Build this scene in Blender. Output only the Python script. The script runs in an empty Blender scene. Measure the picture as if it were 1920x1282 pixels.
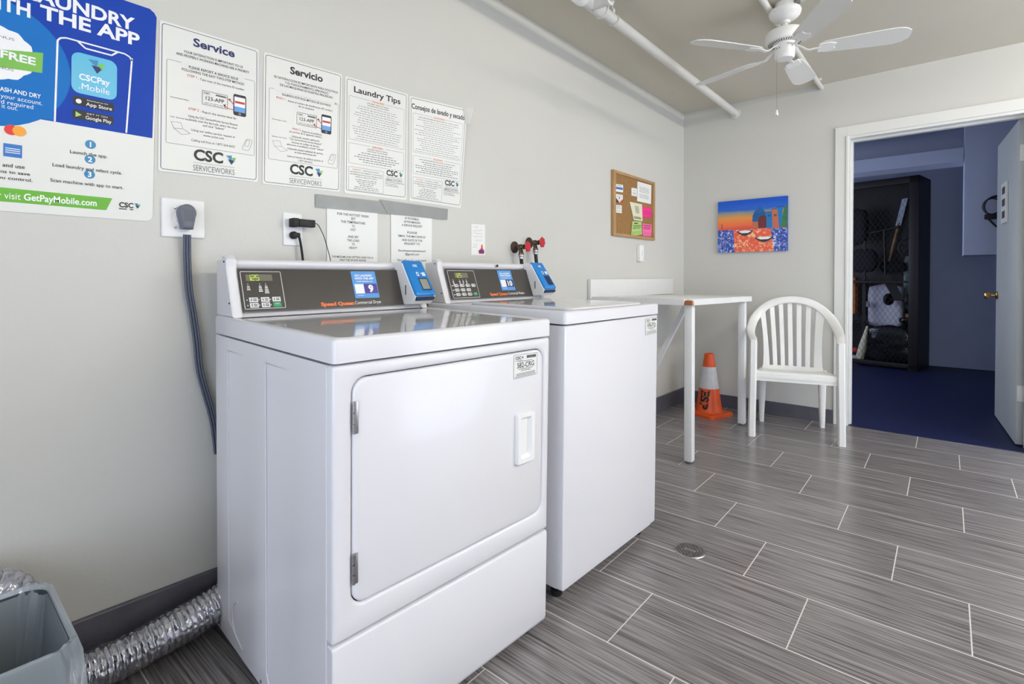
import bpy, bmesh, math, random
from mathutils import Vector, Matrix, Euler
random.seed(7)
SC = bpy.context.scene
COL = SC.collection
PI = math.pi

# ------------------------------------------------------------------ camera
FPX, YAW, PIT, ROL, CYP, CZ = 966.28, .70108, .01705, .00355, 536.53, 1.0715
_f = Vector((-math.sin(YAW)*math.cos(PIT), math.cos(YAW)*math.cos(PIT), -math.sin(PIT)))
_r = Vector((math.cos(YAW), math.sin(YAW), 0)); _d = _f.cross(_r)
_r2 = _r*math.cos(ROL)+_d*math.sin(ROL); _d2 = -_r*math.sin(ROL)+_d*math.cos(ROL)
cd = bpy.data.cameras.new('camera'); cam = bpy.data.objects.new('camera', cd); COL.objects.link(cam)
cd.sensor_width = 36; cd.lens = FPX/1920*36; cd.shift_y = -(641-CYP)/1920; cd.clip_start = .02
cam.matrix_world = Matrix(((_r2.x, -_d2.x, -_f.x, 0), (_r2.y, -_d2.y, -_f.y, 0), (_r2.z, -_d2.z, -_f.z, CZ), (0, 0, 0, 1)))
SC.camera = cam
CAM = Vector((0, 0, CZ))
def ray(u, v): return _r2*((u-960)/FPX)+_d2*((v-CYP)/FPX)+_f
def at_x(u, v, x): d = ray(u, v); return CAM+d*(x/d.x)      # a measured photo point on a wall plane of the room
def at_y(u, v, y): d = ray(u, v); return CAM+d*(y/d.y)
def at_z(u, v, z): d = ray(u, v); return CAM+d*((z-CZ)/d.z)

# ------------------------------------------------------------------ world, light, exposure
w = bpy.data.worlds.new('sky'); SC.world = w; w.use_nodes = True
bg = w.node_tree.nodes['Background']; bg.inputs[0].default_value = (.74, .82, 1, 1); bg.inputs[1].default_value = 4.5
SC.view_settings.view_transform = 'Standard'; SC.view_settings.look = 'None'
SC.view_settings.exposure = 0.22; SC.view_settings.gamma = 1; SC.view_settings.use_curve_mapping = False
LAMP_POWER = 88.0        # emission of the fluorescent tubes (see ceiling lamp builder)
def portal(name, loc, rot, sx, sy):
    l = bpy.data.lights.new(name, 'AREA'); l.shape = 'RECTANGLE'; l.size = sx; l.size_y = sy; l.cycles.is_portal = True
    o = bpy.data.objects.new(name, l); o.location = loc; o.rotation_euler = rot; COL.objects.link(o)
portal('added_window_portal', (.6, -1.62, 1.15), (PI/2, 0, 0), 2.4, 1.9)  # sky portals at three unseen window openings added to bring in daylight
portal('added_window_portal', (2.02, 3.2, 1.075), (0, PI/2, 0), 2.05, 1.8)
portal('added_window_portal', (-2.52, 6.0, 1.4), (0, -PI/2, 0), 1.4, 2.0)

# ------------------------------------------------------------------ materials
def lin(c):
    return tuple((x/255/12.92 if x/255 <= .04045 else ((x/255+.055)/1.055)**2.4) for x in c)+(1,)
def mat(name, c, rough=.5, metal=0, coat=0, bump=0, bscale=60, mottle=0, mscale=4, spec=.5, emis=None, estr=0, alpha=None, trans=0):
    m = bpy.data.materials.new(name); m.use_nodes = True; nt = m.node_tree; b = nt.nodes['Principled BSDF']
    b.inputs['Base Color'].default_value = lin(c); b.inputs['Roughness'].default_value = rough; b.inputs['Metallic'].default_value = metal
    b.inputs['Coat Weight'].default_value = coat; b.inputs['Coat Roughness'].default_value = .05; b.inputs['Specular IOR Level'].default_value = spec
    if emis: b.inputs['Emission Color'].default_value = lin(emis); b.inputs['Emission Strength'].default_value = estr
    if alpha is not None: b.inputs['Alpha'].default_value = alpha
    if trans: b.inputs['Transmission Weight'].default_value = trans
    tc = nt.nodes.new('ShaderNodeTexCoord')
    if bump:
        n = nt.nodes.new('ShaderNodeTexNoise'); n.inputs['Scale'].default_value = bscale; n.inputs['Detail'].default_value = 4
        nt.links.new(tc.outputs['Object'], n.inputs['Vector'])
        bp = nt.nodes.new('ShaderNodeBump'); bp.inputs['Strength'].default_value = bump; bp.inputs['Distance'].default_value = .01
        nt.links.new(n.outputs['Fac'], bp.inputs['Height']); nt.links.new(bp.outputs['Normal'], b.inputs['Normal'])
    if mottle:
        n = nt.nodes.new('ShaderNodeTexNoise'); n.inputs['Scale'].default_value = mscale; n.inputs['Detail'].default_value = 5
        nt.links.new(tc.outputs['Object'], n.inputs['Vector'])
        mx = nt.nodes.new('ShaderNodeMix'); mx.data_type = 'RGBA'; mx.inputs['A'].default_value = lin(c)
        mx.inputs['B'].default_value = lin([x*(1-mottle) for x in c]); nt.links.new(n.outputs['Fac'], mx.inputs['Factor'])
        nt.links.new(mx.outputs['Result'], b.inputs['Base Color'])
    return m
M = dict(
 wall=mat('wall_paint', (208, 207, 200), .42, bump=.05, bscale=90, mottle=.03, mscale=1.5),
 ceil=mat('ceiling_paint', (208, 202, 186), .8, bump=.08, bscale=60, mottle=.04, mscale=2),
 trimw=mat('white_trim_paint', (224, 224, 218), .4, bump=.008, bscale=25),
 pipe=mat('painted_pipe', (214, 212, 206), .45, bump=.03, bscale=40),
 basetile=mat('baseboard_tile', (98, 96, 106), .4, bump=.1, bscale=50, mottle=.25, mscale=12),
 blueflr=mat('blue_floor_paint', (6, 20, 70), .55, bump=.06, bscale=30, mottle=.15, mscale=6),
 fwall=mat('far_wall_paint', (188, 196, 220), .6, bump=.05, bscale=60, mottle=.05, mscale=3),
 leaf=mat('door_paint', (186, 190, 188), .45, bump=.03, bscale=50, mottle=.04, mscale=4),
 enamel=mat('white_enamel', (222, 221, 224), .3, coat=.25, bump=.01, bscale=30),
 enameltop=mat('white_enamel_top', (214, 214, 214), .07, coat=.25, spec=.5),
 plastic=mat('white_plastic', (240, 240, 238), .35, bump=.02, bscale=80, mottle=.03, mscale=8),
 paper=mat('white_paper', (236, 236, 232), .5, bump=.04, bscale=25),
 laminate=mat('laminated_sheet', (228, 228, 222), .35, bump=.02, bscale=8),
 black=mat('black_ink', (28, 28, 32), .5), grey=mat('grey_ink', (108, 108, 112), .5), navy=mat('navy_ink', (22, 40, 98), .5),
 orange=mat('orange_ink', (222, 110, 40), .5), redink=mat('red_ink', (196, 50, 40), .5),
 white=mat('white_ink', (244, 244, 244), .5), blueposter=mat('poster_blue', (0, 62, 168), .5, spec=.25), bluelight=mat('poster_light_blue', (6, 112, 190), .5, spec=.25),
 green=mat('poster_green', (98, 176, 44), .3), teal=mat('teal_ink', (30, 130, 180), .4), sky2=mat('app_tile_blue', (70, 180, 216), .3),
 masterr=mat('emblem_red', (222, 40, 40), .4), mastery=mat('emblem_yellow', (244, 160, 40), .4), amex=mat('emblem_blue', (20, 110, 190), .4),
 panel=mat('dark_panel', (64, 60, 56), .25, coat=.3), lcd=mat('display_window', (112, 106, 84), .3), lcdg=mat('green_digits', (190, 235, 60), .4, emis=(190, 240, 60), estr=.45),
 btn=mat('button_white', (232, 232, 230), .4), btng=mat('button_green', (20, 150, 96), .4), sqorange=mat('orange_logo', (246, 118, 58), .4),
 rblue=mat('reader_blue', (24, 128, 206), .3, coat=.4), rdark=mat('reader_dark', (32, 52, 84), .3), rscreen=mat('reader_screen', (150, 152, 140), .25),
 stickblue=mat('sticker_blue', (84, 152, 220), .35), purple=mat('sticker_purple', (66, 50, 140), .35),
 steel=mat('steel', (170, 168, 168), .3, metal=1, bump=.04, bscale=90), foil=mat('crinkled_foil', (206, 206, 212), .22, metal=1, bump=.35, bscale=55),
 darkmetal=mat('dark_metal', (28, 24, 26), .5, metal=.3), blackrub=mat('black_rubber', (18, 18, 20), .6), cord=mat('grey_cord', (86, 92, 108), .5),
 plug=mat('grey_plug', (112, 116, 126), .5), tape=mat('duct_tape', (150, 152, 150), .35, bump=.15, bscale=50, mottle=.12, mscale=14),
 clear=mat('clear_tape', (235, 235, 232), .15, alpha=.35),
 brass=mat('brass', (196, 160, 90), .25, metal=1), oldbrass=mat('tarnished_brass', (128, 112, 92), .35, metal=.9, bump=.15, bscale=80, mottle=.4, mscale=30),
 rust=mat('rusty_plate', (84, 68, 58), .6, metal=.4, bump=.2, bscale=80, mottle=.4, mscale=40), redh=mat('red_handle', (192, 30, 44), .35, coat=.3),
 cork=mat('cork', (172, 128, 74), .85, bump=.2, bscale=160, mottle=.3, mscale=60), oak=mat('oak_frame', (192, 152, 100), .5, bump=.06, bscale=40, mottle=.2, mscale=10),
 pink=mat('hot_pink_paper', (244, 40, 140), .6), pink2=mat('pink_paper', (250, 110, 170), .6), lgreen=mat('green_paper', (176, 208, 122), .6), cream=mat('cream_paper', (222, 220, 190), .6),
 rawwood=mat('bare_wood', (190, 118, 60), .7, bump=.3, bscale=90, mottle=.4, mscale=40), tpaint=mat('table_paint', (232, 232, 230), .35, bump=.05, bscale=40, mottle=.03, mscale=12),
 chair=mat('chair_plastic', (240, 239, 234), .35, bump=.01, bscale=60, mottle=.04, mscale=14),
 coneo=mat('cone_orange', (244, 92, 24), .42, bump=.05, bscale=40, mottle=.12, mscale=12), conew=mat('reflective_band', (226, 226, 230), .3, bump=.3, bscale=70, mottle=.15, mscale=30),
 fan=mat('fan_white', (236, 235, 230), .4), fanblade=mat('fan_blade_white', (222, 221, 214), .45),
 binm=mat('bin_plastic', (44, 54, 58), .5), cardboard=mat('cardboard', (150, 100, 60), .8, mottle=.2, mscale=10), orangebox=mat('orange_box', (190, 110, 50), .7),
 blackbag=mat('black_bag', (12, 12, 16), .18, bump=.5, bscale=14), whitebag=mat('white_case', (200, 200, 216), .6, mottle=.1, mscale=10), darkcloth=mat('dark_cloth', (20, 20, 28), .9),
 greenpl=mat('green_plastic_sheet', (110, 140, 134), .3, bump=.5, bscale=16), seam=mat('dark_gap', (60, 60, 72), .8),
)
def liner_mat():
    m = bpy.data.materials.new('bin_liner_film'); m.use_nodes = True; nt = m.node_tree; b = nt.nodes['Principled BSDF']
    b.inputs['Base Color'].default_value = lin((214, 222, 226)); b.inputs['Roughness'].default_value = .3
    tr = nt.nodes.new('ShaderNodeBsdfTransparent'); tl = nt.nodes.new('ShaderNodeBsdfTranslucent'); tl.inputs[0].default_value = lin((214, 224, 228))
    m1 = nt.nodes.new('ShaderNodeMixShader'); m1.inputs[0].default_value = .45; m2 = nt.nodes.new('ShaderNodeMixShader'); m2.inputs[0].default_value = .56
    nt.links.new(b.outputs[0], m1.inputs[1]); nt.links.new(tl.outputs[0], m1.inputs[2]); nt.links.new(m1.outputs[0], m2.inputs[1]); nt.links.new(tr.outputs[0], m2.inputs[2])
    nt.links.new(m2.outputs[0], nt.nodes['Material Output'].inputs[0]); return m
M['liner'] = liner_mat()
def tile_mat():
    m = bpy.data.materials.new('floor_tile'); m.use_nodes = True; nt = m.node_tree; N = nt.nodes; L = nt.links; b = N['Principled BSDF']
    tc = N.new('ShaderNodeTexCoord'); sp = N.new('ShaderNodeSeparateXYZ'); L.new(tc.outputs['Object'], sp.inputs[0])
    def ma(op, a, c=None, d=None):
        n = N.new('ShaderNodeMath'); n.operation = op
        for i, x in enumerate((a, c, d)):
            if x is None: continue
            if isinstance(x, (int, float)): n.inputs[i].default_value = x
            else: L.new(x, n.inputs[i])
        return n.outputs[0]
    TW, TL, Y0, X0, SH = .305, .613, 1.6254, -.345, .2043
    vv = ma('DIVIDE', ma('SUBTRACT', sp.outputs[1], Y0), TW); row = ma('FLOOR', vv); fv = ma('FRACT', vv)
    uu = ma('DIVIDE', ma('SUBTRACT', sp.outputs[0], ma('SUBTRACT', X0, ma('MULTIPLY', row, SH))), TL); colm = ma('FLOOR', uu); fu = ma('FRACT', uu)
    dv = ma('MULTIPLY', ma('MINIMUM', fv, ma('SUBTRACT', 1, fv)), TW); du = ma('MULTIPLY', ma('MINIMUM', fu, ma('SUBTRACT', 1, fu)), TL)
    dist = ma('MINIMUM', dv, du)
    gn = N.new('ShaderNodeTexNoise'); gn.inputs['Scale'].default_value = 3; L.new(tc.outputs['Object'], gn.inputs['Vector'])
    mr = N.new('ShaderNodeMapRange'); mr.inputs['From Min'].default_value = .0012; mr.inputs['From Max'].default_value = .0022; mr.inputs['To Min'].default_value = 1; mr.inputs['To Max'].default_value = 0
    L.new(dist, mr.inputs['Value']); grout = mr.outputs[0]
    cb = N.new('ShaderNodeCombineXYZ'); L.new(row, cb.inputs[0]); L.new(colm, cb.inputs[1])
    wn = N.new('ShaderNodeTexWhiteNoise'); L.new(cb.outputs[0], wn.inputs['Vector'])
    mp = N.new('ShaderNodeMapping'); mp.inputs['Scale'].default_value = (3.0, 130, 1); L.new(tc.outputs['Object'], mp.inputs['Vector'])
    off = N.new('ShaderNodeVectorMath'); off.operation = 'ADD'; L.new(mp.outputs[0], off.inputs[0])
    sc = N.new('ShaderNodeVectorMath'); sc.operation = 'SCALE'; sc.inputs['Scale'].default_value = 7.3; L.new(cb.outputs[0], sc.inputs[0]); L.new(sc.outputs[0], off.inputs[1])
    st = N.new('ShaderNodeTexNoise'); st.inputs['Scale'].default_value = 1; st.inputs['Detail'].default_value = 3; st.inputs['Roughness'].default_value = .6; L.new(off.outputs[0], st.inputs['Vector'])
    cr = N.new('ShaderNodeValToRGB'); e = cr.color_ramp.elements
    e[0].position = .3; e[0].color = lin((74, 70, 70)); e[1].position = .72; e[1].color = lin((164, 159, 158)); L.new(st.outputs['Fac'], cr.inputs[0])
    hs = N.new('ShaderNodeHueSaturation'); L.new(cr.outputs[0], hs.inputs['Color']); L.new(ma('ADD', ma('MULTIPLY', wn.outputs['Value'], .16), .9), hs.inputs['Value'])
    mx = N.new('ShaderNodeMix'); mx.data_type = 'RGBA'; L.new(grout, mx.inputs['Factor']); L.new(hs.outputs[0], mx.inputs['A']); mx.inputs['B'].default_value = lin((212, 208, 202))
    L.new(mx.outputs['Result'], b.inputs['Base Color'])
    L.new(ma('ADD', ma('MULTIPLY', grout, .4), ma('ADD', ma('MULTIPLY', st.outputs['Fac'], .12), .17)), b.inputs['Roughness'])
    h = ma('SUBTRACT', ma('MULTIPLY', st.outputs['Fac'], .35), ma('MULTIPLY', grout, .8))
    bp = N.new('ShaderNodeBump'); bp.inputs['Strength'].default_value = .25; bp.inputs['Distance'].default_value = .002; L.new(h, bp.inputs['Height']); L.new(bp.outputs[0], b.inputs['Normal'])
    return m
M['tile'] = tile_mat()
def ramp_mat(name, axis, lo, hi, stops, nscale=4, namt=.12, rough=.5):
    # paint laid on in bands along one axis of the canvas
    m = bpy.data.materials.new(name); m.use_nodes = True; nt = m.node_tree; N = nt.nodes; L = nt.links; b = N['Principled BSDF']; b.inputs['Roughness'].default_value = rough
    tc = N.new('ShaderNodeTexCoord'); sp = N.new('ShaderNodeSeparateXYZ'); L.new(tc.outputs['Object'], sp.inputs[0])
    mr = N.new('ShaderNodeMapRange'); mr.inputs['From Min'].default_value = lo; mr.inputs['From Max'].default_value = hi; L.new(sp.outputs[axis], mr.inputs['Value'])
    n = N.new('ShaderNodeTexNoise'); n.inputs['Scale'].default_value = nscale; L.new(tc.outputs['Object'], n.inputs['Vector'])
    a = N.new('ShaderNodeMath'); a.operation = 'MULTIPLY_ADD'; L.new(n.outputs['Fac'], a.inputs[0]); a.inputs[1].default_value = namt; L.new(mr.outputs[0], a.inputs[2])
    cr = N.new('ShaderNodeValToRGB'); els = cr.color_ramp.elements
    while len(els) < len(stops): els.new(.5)
    for el, (p_, c_) in zip(els, stops): el.position = p_; el.color = lin(c_)
    L.new(a.outputs[0], cr.inputs[0]); L.new(cr.outputs[0], b.inputs['Base Color']); return m
def dab_mat(name, c1, c2, scale):
    m = bpy.data.materials.new(name); m.use_nodes = True; nt = m.node_tree; N = nt.nodes; L = nt.links; b = N['Principled BSDF']; b.inputs['Roughness'].default_value = .45
    tc = N.new('ShaderNodeTexCoord'); n = N.new('ShaderNodeTexNoise'); n.inputs['Scale'].default_value = scale; n.inputs['Detail'].default_value = 3; n.inputs['Distortion'].default_value = 1.5
    L.new(tc.outputs['Object'], n.inputs['Vector']); cr = N.new('ShaderNodeValToRGB'); cr.color_ramp.elements[0].position = .5; cr.color_ramp.elements[1].position = .68
    cr.color_ramp.elements[0].color = lin(c1); cr.color_ramp.elements[1].color = lin(c2); L.new(n.outputs['Fac'], cr.inputs[0]); L.new(cr.outputs[0], b.inputs['Base Color'])
    bp = N.new('ShaderNodeBump'); bp.inputs['Strength'].default_value = .5; bp.inputs['Distance'].default_value = .002; L.new(n.outputs['Fac'], bp.inputs['Height']); L.new(bp.outputs[0], b.inputs['Normal'])
    return m

# ------------------------------------------------------------------ mesh helpers
class MB:
    def __init__(s): s.v = []; s.f = []
    def add(s, vs, fs):
        n = len(s.v); s.v += [tuple(v) for v in vs]; s.f += [tuple(i+n for i in f) for f in fs]; return s
    def box(s, a, b, bev=0, seg=2, T=None):
        bm = bmesh.new(); bmesh.ops.create_cube(bm, size=1)
        for v in bm.verts: v.co = Vector([(a[i]+b[i])/2+v.co[i]*(b[i]-a[i]) for i in range(3)])
        if bev: bmesh.ops.bevel(bm, geom=bm.edges[:], offset=bev, segments=seg, affect='EDGES', profile=.5)
        return s.addbm(bm, T)
    def addbm(s, bm, T=None):
        bm.verts.index_update()
        vs = [(T @ v.co if T else v.co.copy()) for v in bm.verts]; fs = [[v.index for v in f.verts] for f in bm.faces]; bm.free(); return s.add(vs, fs)
    def obox(s, p, q, wv, hv):      # bar from p to q, half vectors wv, hv
        p, q, wv, hv = map(Vector, (p, q, wv, hv)); vs = [c+a*wv+b*hv for c in (p, q) for a, b in ((-1, -1), (1, -1), (1, 1), (-1, 1))]
        return s.add(vs, [(0, 1, 2, 3), (7, 6, 5, 4), (0, 4, 5, 1), (1, 5, 6, 2), (2, 6, 7, 3), (3, 7, 4, 0)])
    def loops(s, rings, close=True, cap0=True, cap1=True):
        n = len(rings[0]); vs = [p for r in rings for p in r]; fs = []
        for i in range(len(rings)-1):
            for j in range(n if close else n-1):
                k = (j+1) % n; fs.append((i*n+j, i*n+k, (i+1)*n+k, (i+1)*n+j))
        if cap0: fs.append(tuple(range(n-1, -1, -1)))
        if cap1: fs.append(tuple((len(rings)-1)*n+j for j in range(n)))
        return s.add(vs, fs)
    def lathe(s, prof, c=(0, 0, 0), axis=(0, 0, 1), seg=28, rfun=None):
        ax = Vector(axis).normalized(); u = ax.orthogonal().normalized(); w_ = ax.cross(u); c = Vector(c)
        rings = []
        for i, (r, h) in enumerate(prof):
            rings.append([c+ax*h+(u*math.cos(a)+w_*math.sin(a))*(max(r, 1e-5)*(rfun(a, i) if rfun else 1)) for a in [2*PI*j/seg for j in range(seg)]])
        return s.loops(rings)
    def tube(s, pts, r, seg=10, caps=True):
        pts = [Vector(p) for p in pts]; n = len(pts); rings = []; prev = None
        for i, p in enumerate(pts):
            t = (pts[min(i+1, n-1)]-pts[max(i-1, 0)]).normalized()
            if prev is None: u = t.orthogonal().normalized()
            else: u = (prev-t*prev.dot(t)).normalized()
            prev = u; w_ = t.cross(u); rr = r(i/(n-1)) if callable(r) else r
            rings.append([p+(u*math.cos(a)+w_*math.sin(a))*rr for a in [2*PI*j/seg for j in range(seg)]])
        return s.loops(rings, cap0=caps, cap1=caps)
    def ribbon(s, pts, wid, thk, updir):    # swept flat section; updir[i] is the thin direction
        rings = []; n = len(pts); pts = [Vector(p) for p in pts]
        for i, p in enumerate(pts):
            t = (pts[min(i+1, n-1)]-pts[max(i-1, 0)]).normalized(); nn = Vector(updir[i]); nn = (nn-t*nn.dot(t)).normalized(); sd = t.cross(nn)
            W_ = wid[i] if isinstance(wid, (list, tuple)) else wid
            rings.append([p+sd*W_/2*math.copysign(abs(math.cos(a))**.6, math.cos(a))+nn*thk/2*math.copysign(abs(math.sin(a))**.6, math.sin(a)) for a in [2*PI*j/12 for j in range(12)]])
        return s.loops(rings)
    def prism(s, pts, d):
        pts = [Vector(p) for p in pts]; d = Vector(d); return s.loops([pts, [p+d for p in pts]])
    def build(s, name, m, parent=None, smooth=40, loc=None):
        me = bpy.data.meshes.new(name); me.from_pydata([tuple(v) for v in s.v], [], s.f); me.validate()
        bm = bmesh.new(); bm.from_mesh(me); bmesh.ops.recalc_face_normals(bm, faces=bm.faces[:]); bm.to_mesh(me); bm.free()
        me.materials.append(M[m] if isinstance(m, str) else m)
        if smooth:
            me.polygons.foreach_set('use_smooth', [True]*len(me.polygons)); me.set_sharp_from_angle(angle=math.radians(smooth))
        o = bpy.data.objects.new(name, me); COL.objects.link(o)
        if parent: o.parent = parent
        if loc: o.location = loc
        return o
def catmull(pts, n=6):
    P = [Vector(p) for p in pts]; P = [P[0]*2-P[1]]+P+[P[-1]*2-P[-2]]; out = []
    for i in range(1, len(P)-2):
        a, b, c, d = P[i-1:i+3]
        for k in range(n):
            t = k/n; out.append(.5*((2*b)+(c-a)*t+(2*a-5*b+4*c-d)*t*t+(3*b-a-3*c+d)*t**3))
    out.append(P[-2]); return out
def rrect(a0, b0, a1, b1, r, n=5):
    out = []
    for cx, cy, st in ((a1-r, b1-r, 0), (a0+r, b1-r, 90), (a0+r, b0+r, 180), (a1-r, b0+r, 270)):
        for k in range(n+1):
            t = math.radians(st+90*k/n); out.append((cx+r*math.cos(t), cy+r*math.sin(t)))
    return out
def thing(name, label, cat, loc=(0, 0, 0), rot=(0, 0, 0), group=None):
    o = bpy.data.objects.new(name, None); COL.objects.link(o); o.location = loc; o.rotation_euler = rot; o.empty_display_size = .05
    o['label'] = label; o['category'] = cat
    if group: o['group'] = group
    return o
def tag(o, label, cat, group=None, kind=None):
    o['label'] = label; o['category'] = cat
    if group: o['group'] = group
    if kind: o['kind'] = kind
    return o
def struct(name, mb, m, parent=None, smooth=0):
    o = mb.build(name, m, parent, smooth)
    if not parent: o['kind'] = 'structure'
    return o

# ------------------------------------------------------------------ lettering
_tc = bpy.data.curves.new('lettering_source', 'FONT'); _to = bpy.data.objects.new('lettering_source', _tc); COL.objects.link(_to)
_cache = {}
def glyphs(s, bold):
    if (s, bold) in _cache: return _cache[(s, bold)]
    _tc.body = s; _tc.size = 1; _tc.resolution_u = 3; _tc.offset = bold; _tc.fill_mode = 'FRONT'
    bpy.context.view_layer.update(); dg = bpy.context.evaluated_depsgraph_get()
    me = bpy.data.meshes.new_from_object(_to.evaluated_get(dg)); vs = [v.co.copy() for v in me.vertices]; fs = [tuple(p.vertices) for p in me.polygons]
    bpy.data.meshes.remove(me)
    if vs:
        x0 = min(v.x for v in vs); x1 = max(v.x for v in vs)
    else: x0, x1 = 0, 1
    CAPH = .7
    out = ([((v.x-x0)/CAPH, v.y/CAPH) for v in vs], fs, (x1-x0)/CAPH); _cache[(s, bold)] = out; return out
class Sheet:
    """a flat thing laid over four measured corners: TL, TR, BR, BL; u to the right, v down, both 0..1"""
    def __init__(s, tl, tr, br, bl, inner=False):
        s.c = [Vector(x) for x in (tl, tr, br, bl)]; s.W = ((s.c[1]-s.c[0]).length+(s.c[2]-s.c[3]).length)/2; s.H = ((s.c[3]-s.c[0]).length+(s.c[2]-s.c[1]).length)/2
        s.n = (s.c[1]-s.c[0]).cross(s.c[0]-s.c[3]).normalized(); s.inks = {}; s.lift = .0006; s.sub = None
    def P(s, u, v, off=0):
        a, b, c, d = s.c; return (a*(1-u)+b*u)*(1-v)+(d*(1-u)+c*u)*v+s.n*off
    def base(s, name, m, parent=None, thk=.0016, r=.01, back=.0005, warp=0):
        ru, rv = r/s.W, r/s.H; pts = []
        for cx, cy, st in ((1-ru, 1-rv, 0), (ru, 1-rv, 90), (ru, rv, 180), (1-ru, rv, 270)):
            for k in range(5):
                t = math.radians(st+22.5*k); pts.append((cx+ru*math.cos(t), cy+rv*math.sin(t)))
        s.thk = thk; mb = MB()
        if warp:        # a curled sheet: a grid of small faces
            n = 24; ku = [i/n for i in range(n+1)]
            rows = lambda o_: [[s.P(u, v, o_) for u in ku] for v in ku]
            for o_ in (back, thk): mb.loops(rows(o_), close=False, cap0=False, cap1=False)
            edge = [(u, 0) for u in ku]+[(1, u) for u in ku[1:]]+[(u, 1) for u in ku[::-1][1:]]+[(0, u) for u in ku[::-1][1:-1]]
            mb.loops([[s.P(u, v, back) for u, v in edge], [s.P(u, v, thk) for u, v in edge]], cap0=False, cap1=False); return mb.build(name, m, parent, 30)
        mb.loops([[s.P(u, v, back) for u, v in pts], [s.P(u, v, thk) for u, v in pts]]); return mb.build(name, m, parent, 30)
    def ink(s, name, m):
        k = (name, m)
        if k not in s.inks: s.inks[k] = MB()
        return s.inks[k]
    def off(s, k=0): return s.thk+.0003+k*.0002
    def text(s, t, cu, v, h, w=None, m='black', bold=0, name='lettering', align='c', k=1, slope=0):
        vs, fs, tw = glyphs(t, bold); hh = h/s.H if False else h
        # h = cap height and w = line width, both as fractions of the sheet's height and width
        if w is None: w = tw*h*s.H/s.W
        u0 = cu-w/2 if align == 'c' else cu
        s.ink(name, m).add([s.P(u0+x/tw*w, v+h/2-y*h+slope*x/tw, s.off(k)) for x, y in vs], fs)
    def rect(s, u0, v0, u1, v1, m='black', name='printed_block', k=0): s.poly([(u0, v0), (u1, v0), (u1, v1), (u0, v1)], m, name, k)
    def poly(s, pts, m='black', name='printed_block', k=0): s.ink(name, m).add([s.P(u, v, s.off(k)) for u, v in pts], [tuple(range(len(pts)-1, -1, -1))])
    def rr(s, u0, v0, u1, v1, r, m, name='printed_block', k=0): 
        s.poly([(u0+a*(u1-u0), v0+b*(v1-v0)) for a, b in [((x), (y)) for x, y in rrect(0, 0, 1, 1, r)]], m, name, k)
    def frame(s, u0, v0, u1, v1, t=.0012, r=.02, m='black', name='border', k=0):
        asp = s.W/s.H; o = rrect(0, 0, (u1-u0)*s.W, (v1-v0)*s.H, r*s.W); i = rrect(t, t, (u1-u0)*s.W-t, (v1-v0)*s.H-t, max(r*s.W-t, .0004))
        A = [s.P(u0+a/s.W, v0+b/s.H, s.off(k)) for a, b in o]; B = [s.P(u0+a/s.W, v0+b/s.H, s.off(k)) for a, b in i]; n = len(A)
        s.ink(name, m).add(A+B, [(j, (j+1) % n, (j+1) % n+n, j+n) for j in range(n)])
    def line(s, pts, t=.0008, m='black', name='drawing', k=0):
        for (a, b), (c, d) in zip(pts[:-1], pts[1:]):
            dx, dy = (c-a)*s.W, (d-b)*s.H; L_ = math.hypot(dx, dy) or 1; nx, ny = -dy/L_*t/2/s.W, dx/L_*t/2/s.H
            s.poly([(a+nx, b+ny), (c+nx, d+ny), (c-nx, d-ny), (a-nx, b-ny)], m, name, k)
    def disc(s, cu, cv, r, m, name='printed_block', k=0, n=20): s.poly([(cu+r/s.W*math.cos(2*PI*j/n), cv+r/s.H*math.sin(2*PI*j/n)) for j in range(n)], m, name, k)
    def scribble(s, u0, u1, v, h, m='grey', k=1):        # a line of print too small to read in the photo
        u = u0
        while u < u1-.004:
            L_ = random.uniform(.02, .06); s.rect(u, v-h/2, min(u+L_, u1), v+h/2, m, 'lettering', k); u += L_+.012
    def finish(s, parent):
        for (name, m), mb in s.inks.items(): mb.build(name, m, parent, 0)
def wallsheet(c, x=-1.7395):
    return [Vector((x+(p[2] if len(p) > 2 else 0), p[0], p[1])) for p in c]
def triangle_mark(s, cu, cv, sz, k=2):       # the three-triangle emblem
    W_, H_ = s.W, s.H; f = lambda a, b: (cu+a*sz/W_, cv+b*sz/H_)
    s.poly([f(-.5, -.42), f(.12, -.5), f(.05, .12)], 'teal', 'emblem', k); s.poly([f(-.3, -.02), f(.42, .02), f(.06, .55)], 'navy', 'emblem', k+1); s.poly([f(.06, -.2), f(.52, -.32), f(.36, .25)], 'green', 'emblem', k+2)

# ------------------------------------------------------------------ room shell
XL, YB, ZC = -1.74, 4.36, 2.47
struct('floor', MB().box((-1.86, -1.75, -.08), (2.1, 4.362, 0)), 'tile')
struct('floor', MB().box((-2.6, 4.362, -.08), (2.1, 8.1, -.001)), 'blueflr')
struct('ceiling', MB().box((-1.86, -1.75, ZC), (2.1, YB+.15, ZC+.1)), 'ceil')
struct('ceiling', MB().box((-2.6, YB+.15, ZC), (2.1, 8.1, ZC+.1)), 'fwall')
struct('wall_left', MB().box((-1.86, -1.75, 0), (XL, YB+.15, ZC)), 'wall')
DX0, DX1, DZ = -.553, .392, 2.066
wb = MB(); wb.box((XL, YB, 0), (DX0, YB+.15, ZC)); wb.box((DX1, YB, 0), (2.02, YB+.15, ZC)); wb.box((DX0, YB, DZ), (DX1, YB+.15, ZC))
struct('wall_back', wb, 'wall')
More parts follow.
